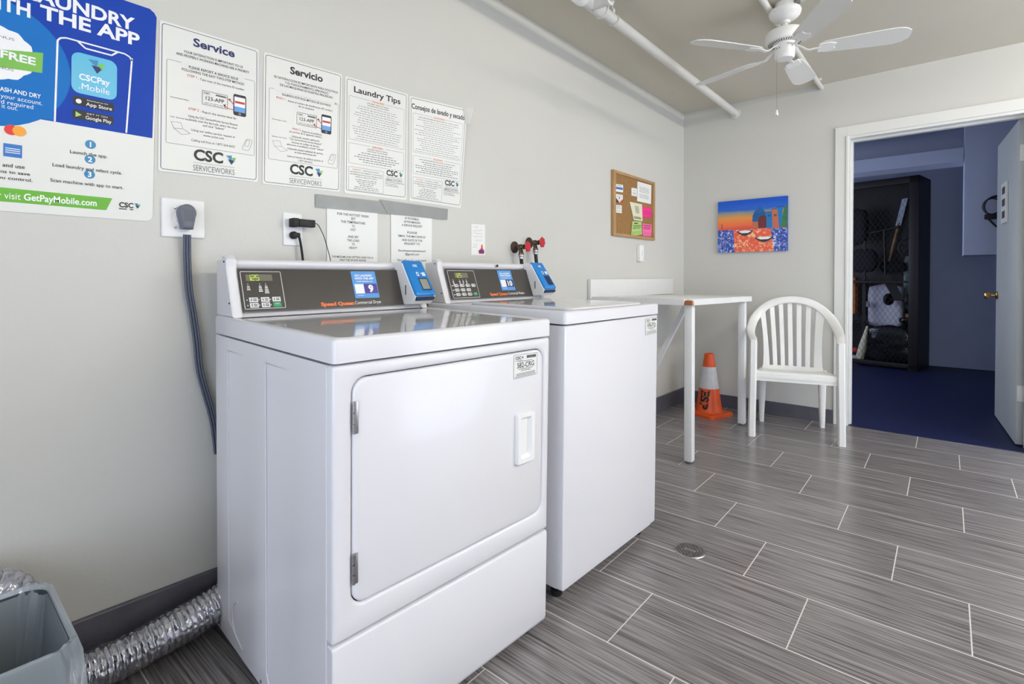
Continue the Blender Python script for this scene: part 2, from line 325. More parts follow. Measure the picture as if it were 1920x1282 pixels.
def wall_with_opening(name, ax, p0, p1, a0, a1, z0, z1, lo, hi, m):
    mb = MB()
    def bx(s0, s1, zz0, zz1):
        a = [0, 0, zz0]; b = [0, 0, zz1]; a[ax] = p0; b[ax] = p1; a[1-ax] = s0; b[1-ax] = s1; mb.box(a, b)
    bx(lo, a0, 0, ZC); bx(a1, hi, 0, ZC); bx(a0, a1, 0, z0); bx(a0, a1, z1, ZC); struct(name, mb, m)
wall_with_opening('wall_rear', 1, -1.75, -1.6, -.6, 1.8, .2, 2.1, XL, 2.0, 'wall')  # unseen opening, added and sized for the daylight it lets in
wall_with_opening('wall_right', 0, 2.0, 2.1, 2.3, 4.1, .05, 2.1, -1.75, YB, 'wall')
struct('wall_far_right', MB().box((2.0, YB+.15, 0), (2.1, 8.1, ZC)), 'fwall')
wall_with_opening('wall_far_left', 0, -2.6, -2.5, 5.0, 7.0, .7, 2.1, YB+.15, 8.1, 'fwall')
struct('wall_far', MB().box((-2.5, 7.93, 0), (2.0, 8.1, ZC)), 'fwall')
struct('wall_far_front', MB().box((-2.5, YB+.151, 0), (-1.86, YB+.25, ZC)), 'fwall')
def added_window_frame(name, ax, p0, p1, a0, a1, z0, z1):
    mb = MB()
    def bx(s0, s1, zz0, zz1):
        a = [0, 0, zz0]; b = [0, 0, zz1]; a[ax] = p0; b[ax] = p1; a[1-ax] = s0; b[1-ax] = s1; mb.box(a, b)
    t = .04; bx(a0, a0+t, z0, z1); bx(a1-t, a1, z0, z1); bx(a0+t, a1-t, z0, z0+t); bx(a0+t, a1-t, z1-t, z1); bx((a0+a1)/2-.02, (a0+a1)/2+.02, z0+t, z1-t)
    struct(name, mb, 'trimw')
added_window_frame('added_window_1', 1, -1.7, -1.65, -.6, 1.8, .2, 2.1)  # all three windows are unseen additions, placed for their light
added_window_frame('added_window_2', 0, 2.03, 2.07, 2.3, 4.1, .05, 2.1)
added_window_frame('added_window_3', 0, -2.58, -2.54, 5.0, 7.0, .7, 2.1)
# baseboards
mb = MB(); mb.loops([[(XL, y, 0), (XL+.012, y, 0), (XL+.012, y, h), (XL+.009, y, h+.004), (XL, y, h+.004)] for y, h in ((-1.6, .19), (.3, .172), (.7, .163), (YB, .112))]); struct('baseboard_left', mb, 'basetile')
mb = MB(); mb.box((XL+.012, YB-.012, 0), (-.628, YB, .1), bev=.002); struct('baseboard_back', mb, 'basetile')
# door opening: casing, jamb, stop
mb = MB(); c = .07
for a, b in (((DX0-c, YB-.014, 0), (DX0, YB, DZ+c)), ((DX0, YB-.014, DZ), (2.0, YB, DZ+c))): mb.box(a, b, bev=.002)
mb.box((DX0-.004, YB-.02, 0), (DX0+.012, YB-.001, DZ), bev=.003); struct('trim_1', mb, 'trimw')
mb = MB(); mb.box((DX0, YB-.005, 0), (DX0+.018, YB+.155, DZ)); mb.box((DX0+.018, YB-.005, DZ-.018), (DX1-.018, YB+.155, DZ)); mb.box((DX1-.018, YB-.005, 0), (DX1, YB+.155, DZ))
mb.box((DX0+.018, YB+.06, 0), (DX0+.03, YB+.1, DZ-.018)); mb.box((DX0+.03, YB+.06, DZ-.03), (DX1-.03, YB+.1, DZ-.018)); struct('trim_2', mb, 'trimw')
# open door leaf
dr = thing('door_1', 'x', 'door'); del dr['label']; del dr['category']; dr['kind'] = 'structure'
hx, hy = .338, 4.525; dr.location = (hx, hy, 0); dr.rotation_euler = (0, 0, math.radians(3.5))
MB().box((0, 0, .008), (.042, .85, 2.05), bev=.0015).build('door_leaf', 'leaf', dr)
for z in (.33, 1.84):
    h_ = MB().box((.004, -.0025, z-.05), (.04, -.0002, z+.05), bev=.002); h_.lathe([(.006, -.052), (.006, .052)], (.046, -.004, z), seg=12); h_.build('hinge', 'trimw', dr)
kn = MB().lathe([(.028, 0), (.03, .003), (.026, .009), (.012, .014), (.011, .035), (.02, .045), (.027, .056), (.026, .068), (.018, .074), (0, .076)], (0, .785, .925), (-1, 0, 0)); kn.build('door_knob', 'brass', dr)
kn = MB().lathe([(.028, 0), (.03, .003), (.026, .009), (.012, .014), (.011, .035), (.02, .045), (.027, .056), (.026, .068), (.018, .074), (0, .076)], (.042, .785, .925), (1, 0, 0)); kn.build('door_knob', 'brass', dr)

# notice panel on the door leaf
_m = Matrix.Translation(dr.location) @ Matrix.Rotation(math.radians(3.5), 4, 'Z')
S = Sheet(*[_m @ Vector((-.001, y, z)) for y, z in ((.56, 1.72), (.36, 1.72), (.36, 1.44), (.56, 1.44))])
t = thing('notice_plate', 'small white notice plate with three brown squares on the open door', 'sign', (0, 0, 0)); S.base('plate', 'laminate', t, thk=.012, r=.002)
for k in range(3): S.rect(.2, .1+.3*k, .8, .28+.3*k, 'rust', 'printed_square')
S.finish(t)

# ------------------------------------------------------------------ pipes and ceiling things
px, pz = -1.312, 2.385
t = thing('ceiling_pipe', 'white painted water pipe running along the ceiling beside the left wall', 'pipe', (px, 2.2, pz))
T = lambda x, y, z: (x-px, y-2.2, z-pz)
MB().tube([T(px, -1.6, pz), T(px, YB, pz)], .0265, 20).build('pipe_run', 'pipe', t)
MB().lathe([(.03, 0), (.04, .003), (.04, .006), (.03, .012)], T(px, YB-.012, pz), (0, 1, 0)).build('wall_flange', 'pipe', t)
mb = MB().tube([T(px, 2.09, pz), T(px, 2.235, pz)], .036, 20); mb.tube([T(px, 2.155, pz), T(px+.09, 2.155, pz)], .036, 20)
for y in (2.075, 2.235): mb.tube([T(px, y, pz), T(px, y+.014, pz)], .041, 20)
mb.tube([T(px+.085, 2.155, pz), T(px+.1, 2.155, pz)], .041, 20); mb.build('tee_fitting', 'pipe', t)
MB().tube([T(px+.09, 2.155, pz), T(1.99, 2.155, pz)], .0265, 20).build('branch_pipe', 'pipe', t)
mb = MB()
for k in range(5): mb.tube([T(px+.039*math.cos(a), 2.03+k*.011+.004*math.sin(3*a), pz+.039*math.sin(a)) for a in [2*PI*j/24 for j in range(25)]], .006, 6)
mb.tube([T(px, 2.02, pz), T(px, 2.09, pz)], .037, 20); mb.build('wrapped_joint', 'plastic', t)
mb = MB().box(T(px-.004, 2.355, pz+.02), T(px+.004, 2.375, ZC-.03)); mb.lathe([(.006, 0), (.006, .014), (.011, .03), (.012, .034)], T(px, 2.35, ZC-.036)); 
mb.tube([T(px+.031*math.cos(a), 2.365, pz+.031*math.sin(a)) for a in [2*PI*j/24 for j in range(25)]], .0025, 6); mb.build('hanger', 'pipe', t)
t = thing('conduit', 'thin white conduit running along the ceiling behind the fan', 'pipe', (-.714, 3, 2.449))
MB().tube([(0, -4.6, 0), (0, YB-3, 0)], .016, 14).build('conduit_run', 'pipe', t)
for y in (-1.1, .12, 1.2): MB().box((-.028, y-.008, .004), (.028, y+.008, .0205), bev=.002).build('strap', 'pipe', t)
sp = MB().lathe([(.04, 0), (.04, -.004), (.03, -.012), (.012, -.016), (.012, -.03), (.022, -.034), (.022, -.037), (0, -.037)], (-.16, 3.12, ZC)); tag(sp.build('sprinkler_head', 'pipe'), 'small white sprinkler head on the ceiling right of the fan', 'sprinkler')

# ceiling fan
FX, FY = -.646, 2.943
t = thing('ceiling_fan', 'white five-blade ceiling fan with pull chain', 'fan', (FX, FY, ZC))
Z = lambda z: z-ZC
MB().lathe([(.047, 0), (.047, Z(2.438)), (.044, Z(2.434))], seg=32).build('mounting_box', 'fan', t)
can = MB().lathe([(.05, Z(2.439)), (.07, Z(2.436)), (.075, Z(2.425)), (.073, Z(2.415)), (.06, Z(2.395)), (.04, Z(2.382)), (.024, Z(2.378)), (.022, Z(2.366)), (.0, Z(2.364))], seg=40).build('canopy', 'fan', t)
mb = MB()
for k in range(36):
    a = 2*PI*k/36; r0, r1 = .0715, .058; mb.tube([(r0*math.cos(a), r0*math.sin(a), Z(2.412)), (r1*math.cos(a)*1.03, r1*math.sin(a)*1.03, Z(2.396))], .0016, 5)
mb.build('canopy_ribs', 'fan', can)
MB().lathe([(.0125, Z(2.37)), (.0125, Z(2.322))]).build('downrod', 'fan', t)
mo = MB().lathe([(.02, Z(2.332)), (.07, Z(2.33)), (.085, Z(2.324)), (.091, Z(2.312)), (.091, Z(2.278)), (.086, Z(2.27)), (.08, Z(2.267)), (.05, Z(2.262)), (.04, Z(2.25))], seg=48).build('motor_housing', 'fan', t)
mb = MB()
for k in range(40):
    a = 2*PI*k/40; u = Vector((math.cos(a), math.sin(a), 0)); v_ = Vector((-math.sin(a), math.cos(a), 0)); mb.obox(u*.056+Vector((0, 0, Z(2.2632))), u*.078+Vector((0, 0, Z(2.2668))), v_*.0016, (0, 0, .0012))
mb.build('motor_vents', 'darkmetal', mo)
sw = MB().lathe([(.04, Z(2.262)), (.046, Z(2.258)), (.047, Z(2.212)), (.0465, Z(2.209)), (.047, Z(2.206)), (.046, Z(2.196)), (.04, Z(2.187)), (.02, Z(2.184)), (0, Z(2.184))], seg=40).build('switch_housing', 'fan', t)
for a in (-2.2, -1.9, -.6): MB().lathe([(.0022, 0), (.0022, .002)], (.0468*math.cos(a), .0468*math.sin(a), Z(2.235)), (math.cos(a), math.sin(a), 0), 8).build('screw', 'darkmetal', sw)
mb = MB()
for k in range(46): mb.lathe([(0, -.0016), (.0016, 0), (0, .0016)], (-.028, -.036, Z(2.2)-.006*k), seg=6)
ch = mb.build('pull_chain', 'oldbrass', t)
MB().lathe([(0, .004), (.004, 0), (.008, -.022), (.007, -.026), (0, -.027)], (-.028, -.036, Z(2.2)-.277), seg=14).build('chain_pull', 'fan', ch)
BL0 = 18
for k in range(5):
    a = math.radians(BL0+72*k); R3 = Matrix.Rotation(a, 4, 'Z') @ Matrix.Rotation(math.radians(-13), 4, 'X'); R0 = Matrix.Rotation(a, 4, 'Z')
    prof = [(.155, .03), (.18, .044), (.25, .05), (.38, .058), (.47, .06), (.505, .05), (.528, .03), (.532, .015)]
    out = [(x, y) for x, y in prof]+[(x, -y) for x, y in reversed(prof)]
    zb = Z(2.222); mb = MB(); mb.loops([[R0 @ Vector((0, 0, zb)) + R3 @ Vector((x, y, dz)) for x, y in out] for dz in (-.0025, .0025)]); bl = mb.build('blade', 'fanblade', t, 30)
    mb = MB(); path = catmull([(.045, 0, Z(2.252)), (.075, 0, Z(2.236)), (.105, 0, Z(2.216)), (.135, 0, zb-.004), (.16, 0, zb-.005)], 4)
    mb.ribbon([R0 @ Vector(p) for p in path], .02, .006, [(0, 0, 1)]*len(path))
    mb.loops([[R0 @ Vector((0, 0, zb)) + R3 @ Vector((x, y, dz)) for x, y in ((.15, -.03), (.15, .03), (.2, .034), (.225, .02), (.215, 0), (.225, -.02), (.2, -.034))] for dz in (-.007, -.0026)]); br = mb.build('blade_iron', 'fan', bl)
t2 = thing('conduit', 'short white conduit stub leaving the fan mounting box to the right', 'pipe', (FX+.047, FY, 2.455))
MB().tube(catmull([(0, -.005, 0), (.05, -.02, 0), (.1, -.05, 0), (.2, -.16, 0), (.9, -1.0, 0)]), .011, 10).build('conduit_run', 'pipe', t2)
MB().tube([(.0, -.005, 0), (.03, -.012, 0)], .0155, 8).build('connector', 'steel', t2)

# suspended fluorescent lamp on the right side of the room (out of frame)
t = thing('fluorescent_light', 'long white fluorescent tube fixture hanging near the right wall', 'light', (1.45, 2.1, 2.40))
MB().box((-.06, -1.95, .012), (.06, 1.95, .05), bev=.004).build('fixture_body', 'plastic', t)
m = bpy.data.materials.new('lit_tube'); m.use_nodes = True; b = m.node_tree.nodes['Principled BSDF']; b.inputs['Emission Color'].default_value = (1, .945, .84, 1); b.inputs['Emission Strength'].default_value = LAMP_POWER; b.inputs['Base Color'].default_value = (.9, .9, .9, 1); M['lit'] = m
for y in (-.96, .96): MB().tube([(0, y-.9, -.012), (0, y+.9, -.012)], .016, 16).build('tube', 'lit', t)
for y in (-1.7, 1.7): MB().tube([(0, y, .05), (0, y, .07)], .006, 8).build('hanger_rod', 'plastic', t)

# ------------------------------------------------------------------ posters on the left wall
# 1: large blue and white payment-app poster (its left part is outside the picture)
S = Sheet(*wallsheet([(-.075, 1.84), (.484, 1.838), (.466, 1.235), (-.08, 1.236)]))
t = thing('poster', 'large blue and white laundry app poster at the left edge of the wall', 'poster'); S.base('backing', 'laminate', t, r=.018)
W_ = S.W; ux = lambda y: (y+.075)/.559
def P1(u, v): p = at_x(u, v, -1.739); return ((p.y+.078)/.552, (1.8385-p.z)/.6028)   # photo point -> place on the poster
def q1(*pts): return [P1(*p) for p in pts]
S.poly([(.0, .0)]+[(.97, .0), (.99, .012), (1.0, .03), (.9985, .418), (0, .418)][0:], 'blueposter', 'blue_field', 0)
S.inks.clear(); S.poly([(.0, .0), (.97, .0), (.99, .012), (1.0, .03), (P1(286, 259)[0], P1(286, 259)[1]), P1(0, 211), (0, P1(0, 211)[1]-.01)], 'blueposter', 'blue_field', 0)
c0 = P1(-30, 110)
S.disc(c0[0], c0[1], .155, 'bluelight', 'light_blue_circle', 0.5, 48)
S.poly([P1(0, 100), P1(100, 150), P1(100, 226), P1(0, 211)], 'bluelight', 'light_blue_circle', 0.7)
pts = []
bc = P1(-4, 98)
for j in range(48):
    a = 2*PI*j/48; r = .063*(1+.035*math.cos(12*a)); pts.append((bc[0]+r/S.W*math.cos(a), bc[1]+r/S.H*math.sin(a)))
S.poly(pts, 'white', 'badge', 1)
def tx(s, u, v, capx, wpx, m, bold=0, align='c', name='lettering', k=3):
    a = P1(u, v); b = P1(u, v+capx); c1 = P1(u-wpx/2, v); c2 = P1(u+wpx/2, v); S.text(s, a[0] if align == 'c' else a[0], a[1], b[1]-a[1], c2[0]-c1[0], m, bold, name, align, k)
S.poly(q1((-60, 88), (78, 99), (77, 137), (-60, 118)), 'green', 'green_ribbon', 2)
tx('BONUS', -2, 68, 5, 52, 'grey', 0); tx('BONUS', -2, 126, 5, 52, 'grey', 0); tx('FREE', 32, 108, 14, 66, 'white', .03, k=4)
def span(s, u0, v0, u1, v1, cap, bold=.03, m='white'):
    a, b = P1(u0, v0), P1(u1, v1); S.text(s, (a[0]+b[0])/2, (a[1]+b[1])/2, cap, b[0]-a[0], m, bold, k=3)
span('LAUNDRY', 42, -12, 246, 39, .056); span('THE APP', 70, 27, 256, 68, .056); span('WITH', -60, -8, 52, 15, .056); span('DO', -60, -30, 20, -20, .056)
S.line([P1(103, 228), P1(104, 75)], .004, 'white', 'phone_outline', 3); S.line([P1(237, 249), P1(243, 108)], .004, 'white', 'phone_outline', 3)
a, b = P1(104, 75), P1(243, 108); S.line([a, (a[0]+.01, a[1]-.013), (a[0]+.03, a[1]-.02), (a[0]+.225, a[1]-.02)], .004, 'white', 'phone_outline', 3)
S.line([(a[0]+.07, a[1]-.02), (a[0]+.1, a[1]+.003), (a[0]+.2, a[1]+.003), (a[0]+.225, a[1]-.02)], .004, 'white', 'phone_outline', 3)
e_ = (b[0], a[1]); S.line([(a[0]+.225, a[1]-.02), (e_[0]-.03, a[1]-.02), (e_[0]-.01, a[1]-.012), (e_[0], a[1]+.004), P1(243, 112)], .004, 'white', 'phone_outline', 3)
c1 = P1(175, 143); hw, hh = (P1(218, 118)[0]-P1(133, 102)[0])/2, .088; S.rr(c1[0]-hw, c1[1]-hh, c1[0]+hw, c1[1]+hh, .18, 'sky2', 'app_tile', 3)
triangle_mark(S, c1[0]+.005, c1[1]-.045, .034, 5); S.text('CSCPay', c1[0], c1[1]+.014, .026, hw*1.35, 'white', .02, k=4); S.text('.Mobile', c1[0], c1[1]+.054, .026, hw*1.35, 'white', 0, k=4)
for vv_, a_, b_ in ((195, 'Download on the', 'App Store'), (220, 'GET IT ON', 'Google Play')):
    c2 = P1(175, vv_); S.rr(c2[0]-.078, c2[1]-.02, c2[0]+.078, c2[1]+.02, .12, 'black', 'store_badge', 3); S.text(a_, c2[0]+.014, c2[1]-.011, .006, .08, 'white', 0, k=4); S.text(b_, c2[0]+.02, c2[1]+.006, .015, .1, 'white', .01, k=4)
    if vv_ == 195: S.disc(c2[0]-.057, c2[1]+.001, .006, 'white', 'store_badge', 4)
    else: S.poly([(c2[0]-.067, c2[1]-.012), (c2[0]-.044, c2[1]), (c2[0]-.067, c2[1]+.012)], 'lgreen', 'store_badge', 4)
for s_, x0, y0_, x1, y1_, b_ in (('WASH AND DRY', -14, 164, 76, 181, .02), ('create your account.', -42, 172, 79, 193, 0), ('no card required', -38, 185, 62, 199, 0), ('to try it out.', -32, 193, 33, 203, 0)): span(s_, x0, y0_, x1, y1_, .017, b_)
for dx, m_ in ((-.0, 'masterr'), (.026, 'mastery')): S.disc(P1(22, 244)[0]+dx, P1(22, 244)[1], .0125, m_, 'card_emblem', 2+int(dx*100))
c3 = P1(26, 283); S.rect(c3[0]-.03, c3[1]-.026, c3[0]+.03, c3[1]+.026, 'amex', 'card_emblem', 2)
for j in range(3): S.rect(c3[0]-.024, c3[1]-.009+.008*j, c3[0]+.024, c3[1]-.006+.008*j, 'white', 'card_emblem', 3)
tx('ONLY and use', 8, 309, 7, 84, 'black', .01); tx('promotions to save', 5, 321, 6, 112, 'black', .01); tx('while you control.', 10, 333, 6, 112, 'black', .01)
for k, (s_, v_, w2) in enumerate((('Launch the app.', 289, 70), ('Load laundry and select cycle.', 317, 130), ('Scan machine with app to start.', 345, 136))):
    n_ = P1(171, v_-18); S.disc(n_[0], n_[1], .0115, 'teal', 'number_dot', 2); S.text(str(k+1), n_[0], n_[1], .022, None, 'white', .03, k=4); tx(s_, 169, v_, 6, w2, 'black', .008)
S.poly([(0, P1(0, 351)[1]), P1(0, 351), P1(215, 372), P1(204, 394), P1(0, 377), (0, P1(0, 377)[1])], 'green', 'green_strip', 2)
span('or visit', -12, 364, 43, 369, .027, 0); span('GetPayMobile.com', 49, 369, 186, 381, .027, .02)
span('CSC', 228, 383, 255, 386, .022, .03, 'black'); triangle_mark(S, *P1(262, 386), .014, 4); a = P1(228, 391); S.scribble(a[0], a[0]+.06, a[1], .006, 'grey')
S.finish(t)

def csc_logo(S, cu, cv, w, sub=True):
    h = w*S.W/S.H*.27
    S.text('CSC', cu-w*.14, cv-h*.25, h*1.0, w*.7, 'black', .035); triangle_mark(S, cu+w*.4, cv-h*.2, w*S.W*.24, 3)
    if sub: S.line([(cu-w*.5, cv+h*.52), (cu+w*.5, cv+h*.52)], .0008); S.text('SERVICEWORKS', cu, cv+h*1.0, h*.55, w, 'grey', 0)
def phone_pic(S, u0, v0, u1, v1):
    S.rr(u0, v0, u1, v1, .12, 'black', 'phone_picture', 2); W_, H_ = u1-u0, v1-v0; S.rect(u0+W_*.08, v0+H_*.12, u1-W_*.08, v0+H_*.82, 'white', 'phone_picture', 3)
    S.rect(u0+W_*.12, v0+H_*.32, u1-W_*.12, v0+H_*.42, 'redink', 'phone_picture', 4); S.rect(u0+W_*.08, v0+H_*.58, u1-W_*.08, v0+H_*.82, 'stickblue', 'phone_picture', 4)
    S.disc((u0+u1)/2, v0+H_*.91, W_*S.W*.12, 'grey', 'phone_picture', 4)
def id_label(S, u0, v0, u1, v1, num='123-APP'):
    S.frame(u0, v0, u1, v1, .0012, .01, 'black', 'label_picture', 2); w = u1-u0; h = v1-v0
    S.text('CSC', u0+w*.18, v0+h*.16, h*.13, w*.24, 'black', .03); S.text(num, (u0+u1)/2, v0+h*.5, h*.26, w*.72, 'black', .01)
    for j in range(14): S.rect(u0+w*(.53+.03*j), v0+h*.1, u0+w*(.53+.03*j+.018), v0+h*.22, 'black', 'label_picture', 2)
    S.scribble(u0+w*.1, u1-w*.1, v0+h*.82, h*.03); S.scribble(u0+w*.06, u1-w*.06, v0+h*.9, h*.03)
def service_poster(cn, label, title, tcol, lines, name_dl, ypos):
    S = Sheet(*wallsheet(cn)); t = thing('poster', label, 'poster', group='laminated laundry notices in a row'); S.base('backing', 'laminate', t, r=.006)
    S.frame(.02, .015, .98, .985, .0016, .03, tcol, 'border'); S.text(title, .52, .083, .055, .42, tcol, .03)
    for s_, v_, w_, h_, c_, b_, cu in lines: S.text(s_, cu, v_, h_*1.32, w_, c_, b_)
    S.frame(.065, .245 if title == 'Service' else .26, .955, .805, .0009, .02, 'black', 'border')
    S.rect(.2, .24, .84, .252, 'laminate', 'border_gap', 2) if title == 'Service' else S.rect(.12, .25, .9, .27, 'laminate', 'border_gap', 2)
    id_label(S, .40, .40, .66, .50); phone_pic(S, .72, .375, .86, .53)
    S.line([(.73, .46), (.69, .432), (.665, .425)], .002, 'redink', 'arrow', 3); S.line([(.72, .495), (.66, .49), (.62, .475)], .002, 'redink', 'arrow', 3)
    S.poly([(.665, .425), (.69, .415), (.69, .438)], 'redink', 'arrow', 3); S.poly([(.61, .472), (.64, .466), (.635, .488)], 'redink', 'arrow', 3)
    S.text(name_dl[0], .19, .493, .008, .17, 'black', .01); S.text(name_dl[1], .19, .625, .008, .18, 'black', .01)
    S.line([(.11, .66), (.2, .655), (.22, .695), (.135, .7), (.11, .66)], .0008, 'grey', 'laptop_drawing', 2); S.line([(.135, .7), (.22, .695), (.29, .72), (.21, .735), (.135, .7)], .0008, 'grey', 'laptop_drawing', 2)
    S.line([(.85, .71), (.87, .69), (.92, .69), (.93, .7), (.9, .765), (.88, .775), (.83, .772), (.82, .762), (.85, .71)], .001, 'grey', 'handset_drawing', 2); S.line([(.865, .7), (.905, .7), (.885, .742), (.845, .742), (.865, .7)], .0008, 'grey', 'handset_drawing', 2)
    csc_logo(S, .53, .875, .42); S.finish(t); return t
B = 'black'
service_poster([(.491, 1.817), (.771, 1.824), (.763, 1.388), (.481, 1.382)], 'laminated sheet headed Service in dark blue serif letters above the large wall plug', 'Service', 'navy', [
 ('YOUR SATISFACTION IS IMPORTANT TO US', .165, .6, .013, B, .01, .52), ('AND PROPERLY WORKING MACHINES ARE A PRIORITY', .192, .74, .013, B, .01, .52),
 ('PLEASE REPORT A SERVICE ISSUE', .262, .5, .013, B, .012, .52), ('FOLLOWING THE EASY TWO-STEP METHOD', .289, .63, .013, B, .012, .52),
 ('STEP 1', .322, .09, .012, 'redink', .005, .3), ('- Take note of the machine ID number', .328, .48, .012, B, .0, .6),
 ('STEP 2', .548, .1, .012, 'redink', .005, .32), ('- Report the service issue by:', .552, .37, .012, B, .005, .57),
 ('Using the CSC ServiceWorks Service Request', .598, .5, .012, B, 0, .52), ('Simply scan the barcode, select the issue', .622, .48, .012, B, 0, .52), ('and click "Submit"', .646, .22, .012, B, 0, .52),
 ('Using our online service request at', .69, .44, .012, B, 0, .52), ('www.cscsw.com', .714, .21, .012, B, 0, .52), ('Calling toll free at 1-877-264-6622', .76, .44, .012, B, 0, .52)], ('Download Here', 'CSC Service App'), 0)
service_poster([(.787, 1.823), (1.077, 1.834), (1.063, 1.393), (.777, 1.385)], 'laminated sheet headed Servicio, second of the white laundry notices from the left', 'Servicio', 'black', [
 ('SU SATISFACCION ES IMPORTANTE PARA NOSOTROS', .165, .82, .013, B, .01, .53), ('Y EL FUNCIONAMIENTO APROPIADO', .192, .56, .013, B, .01, .53), ('DE LAS MAQUINAS ES NUESTRA PRIORIDAD', .218, .68, .013, B, .01, .53),
 ('POR FAVOR, REPORTE CUALQUIER PROBLEMA DEL SERVICIO,', .262, .8, .013, B, .01, .53), ('SIGUIENDO ESTE FACIL METODO DE DOS PASOS', .289, .63, .013, B, .01, .53),
 ('PASO 1', .322, .1, .012, 'redink', .005, .2), ('- Anote el numero de identificacion (ID number)', .328, .6, .012, B, 0, .57), ('de la maquina', .352, .2, .012, B, 0, .52),
 ('PASO 2', .54, .1, .012, 'redink', .005, .4), ('Reporte el problema', .545, .26, .012, B, 0, .6), ('de servicio de la siguiente manera:', .565, .42, .012, B, 0, .52),
 ('Utilizando nuestra aplicacion', .6, .36, .012, B, 0, .52), ('"CSC ServiceWorks Service Request"', .623, .42, .012, B, 0, .52), ('escanea el codigo de barras,', .646, .36, .012, B, 0, .52), ('seleccione el problema y enviar "Submit"', .668, .48, .012, B, 0, .52),
 ('Utilizando nuestra solicitud de servicio', .7, .46, .012, B, 0, .52), ('en linea www.cscsw.com', .722, .28, .012, B, 0, .52), ('Llame al numero de telefono gratuito al', .76, .46, .012, B, 0, .52), ('1-877-264-6622', .784, .18, .012, B, 0, .52)], ('Descargue Aqui', 'Aplicacion CSC Service'), 0)
def tips_poster(cn, label, title, tw, th, h1, s1, n1, h2, s2, n2, h3, foot):
    S = Sheet(*wallsheet(cn)); t = thing('poster', label, 'poster', group='laminated laundry notices in a row'); S.base('backing', 'laminate', t, r=.006, warp='Consejos' in title)
    S.frame(.025, .015, .975, .975, .0016, .03, 'black', 'border'); S.text(title, .5, .09, th, tw, 'black', .022)
    S.frame(.06, .155, .94, .53, .0008, .01, 'black', 'border'); S.frame(.06, .56, .94, .735, .0008, .01, 'black', 'border'); S.frame(.06, .765, .6, .965, .0008, .01, 'black', 'border')
    for v_ in (.155, .56): S.rect(.38, v_-.006, .62, v_+.008, 'laminate', 'border_gap', 2)
    S.text(h1, .5, .158, .017, .2, 'orange', .015, k=4); S.text(h2, .5, .563, .017, .17, 'orange', .015, k=4)
    v_ = .183
    for s_ in s1: S.text(s_, .5, v_, .009, .34 if len(s1) > 1 else .7, 'black', .01); v_ += .019
    while v_ < .515: w_ = random.uniform(.25, .42); S.scribble(.5-w_, .5+w_, v_+.004, .004); v_ += .0205
    v_ = .588
    for s_ in s2: S.text(s_, .5, v_, .009, .32 if len(s2) > 1 else .66, 'black', .01); v_ += .019
    while v_ < .725: w_ = random.uniform(.2, .4); S.scribble(.5-w_, .5+w_, v_+.004, .006); v_ += .02
    S.text(h3[0], .18, .785, .009, .13, 'orange', .01); S.text(h3[1], .4, .785, .009, .25, 'black', .01); S.text(h3[2], .33, .806, .009, .5, 'black', .01); S.text(h3[3], .33, .826, .009, .5, 'black', .01); S.text(h3[4], .33, .845, .009, .34, 'black', .01)
    for j in range(6): w_ = random.uniform(.1, .2); S.scribble(.33-w_, .33+w_, .87+.016*j, .005)
    csc_logo(S, .78, .78, .27)
    for j, s_ in enumerate(foot): S.text(s_, .63, .835+.017*j, .009, (.1, .32, .2, .22)[j], 'black', .01, align='l')
    S.finish(t); return t
tips_poster([(1.089, 1.832), (1.385, 1.843), (1.374, 1.397), (1.081, 1.392)], 'laminated sheet headed Laundry Tips in black serif letters', 'Laundry Tips', .74, .05, 'WASHERS', ['FOR BEST RESULTS WHEN', 'WASHING CLOTHES'], 0, 'DRYERS', ['FOR BEST RESULTS WHEN', 'DRYING CLOTHES'], 0,
 ['WARNING:', 'Commercial washers', 'and dryers are not designed to accommodate', 'the following and may cause damage to your', 'clothes as well as the machine.'], ['For Service', 'Use the CSC Service Request App', 'Visit www.cscsw.com', 'or call 1-877-264-6622'])
tips_poster([(1.393, 1.839), (1.70, 1.850, .035), (1.691, 1.396), (1.389, 1.398)], 'laminated sheet headed Consejos de lavado y secado with a curling top corner', 'Consejos de lavado y secado', .93, .048, 'LAVADORAS', ['PARA OBTENER MEJORES RESULTADOS AL LAVAR LA ROPA'], 0, 'SECADORAS', ['PARA OBTENER MEJORES RESULTADOS AL SECAR LA ROPA'], 0,
 ['ADVERTENCIA', 'Las lavadoras y secadoras', 'comerciales no estan disenadas para', 'lo siguiente y pueden danar sus', 'prendas o la maquina.'], ['Para solicitar servicio', 'utilice la aplicacion CSC Service Request', 'visite www.cscsw.com', 'o llame al 1-877-264-6622'])
S = Sheet(*[at_x(u, v, -1.704) for u, v in ((868, 204), (889, 201), (881, 232), (872, 231))]); t = S.base('clear_tape', 'clear', thk=.001, r=.002); tag(t, 'crinkled clear tape holding the top corner of the rightmost notice', 'tape')
# grey duct tape
mb = Sheet(*wallsheet([(.964, 1.374), (1.30, 1.379), (1.276, 1.33), (.965, 1.326)], -1.736)); mb.base('duct_tape', 'tape', None, .0012, .002)
tag(bpy.data.objects['duct_tape'], 'strip of grey duct tape above the hottest wash note', 'tape', 'grey duct tape strips under the notices')
mb = Sheet(*wallsheet([(1.235, 1.385), (1.605, 1.383), (1.601, 1.334), (1.276, 1.331)], -1.7345)); o = mb.base('duct_tape', 'tape', None, .0012, .002)
tag(o, 'strip of grey duct tape above the service request note', 'tape', 'grey duct tape strips under the notices')
def note(cn, label, lines, x=-1.738):
    S = Sheet(*wallsheet(cn, x)); t = thing('paper_note', label, 'note', group='printed notes under the duct tape'); S.base('paper', 'paper', t, r=.001, thk=.001)
    for s_, v_, w_, h_ in lines: S.text(s_, .5, v_, h_*1.4, w_, 'black', .012)
    S.finish(t)
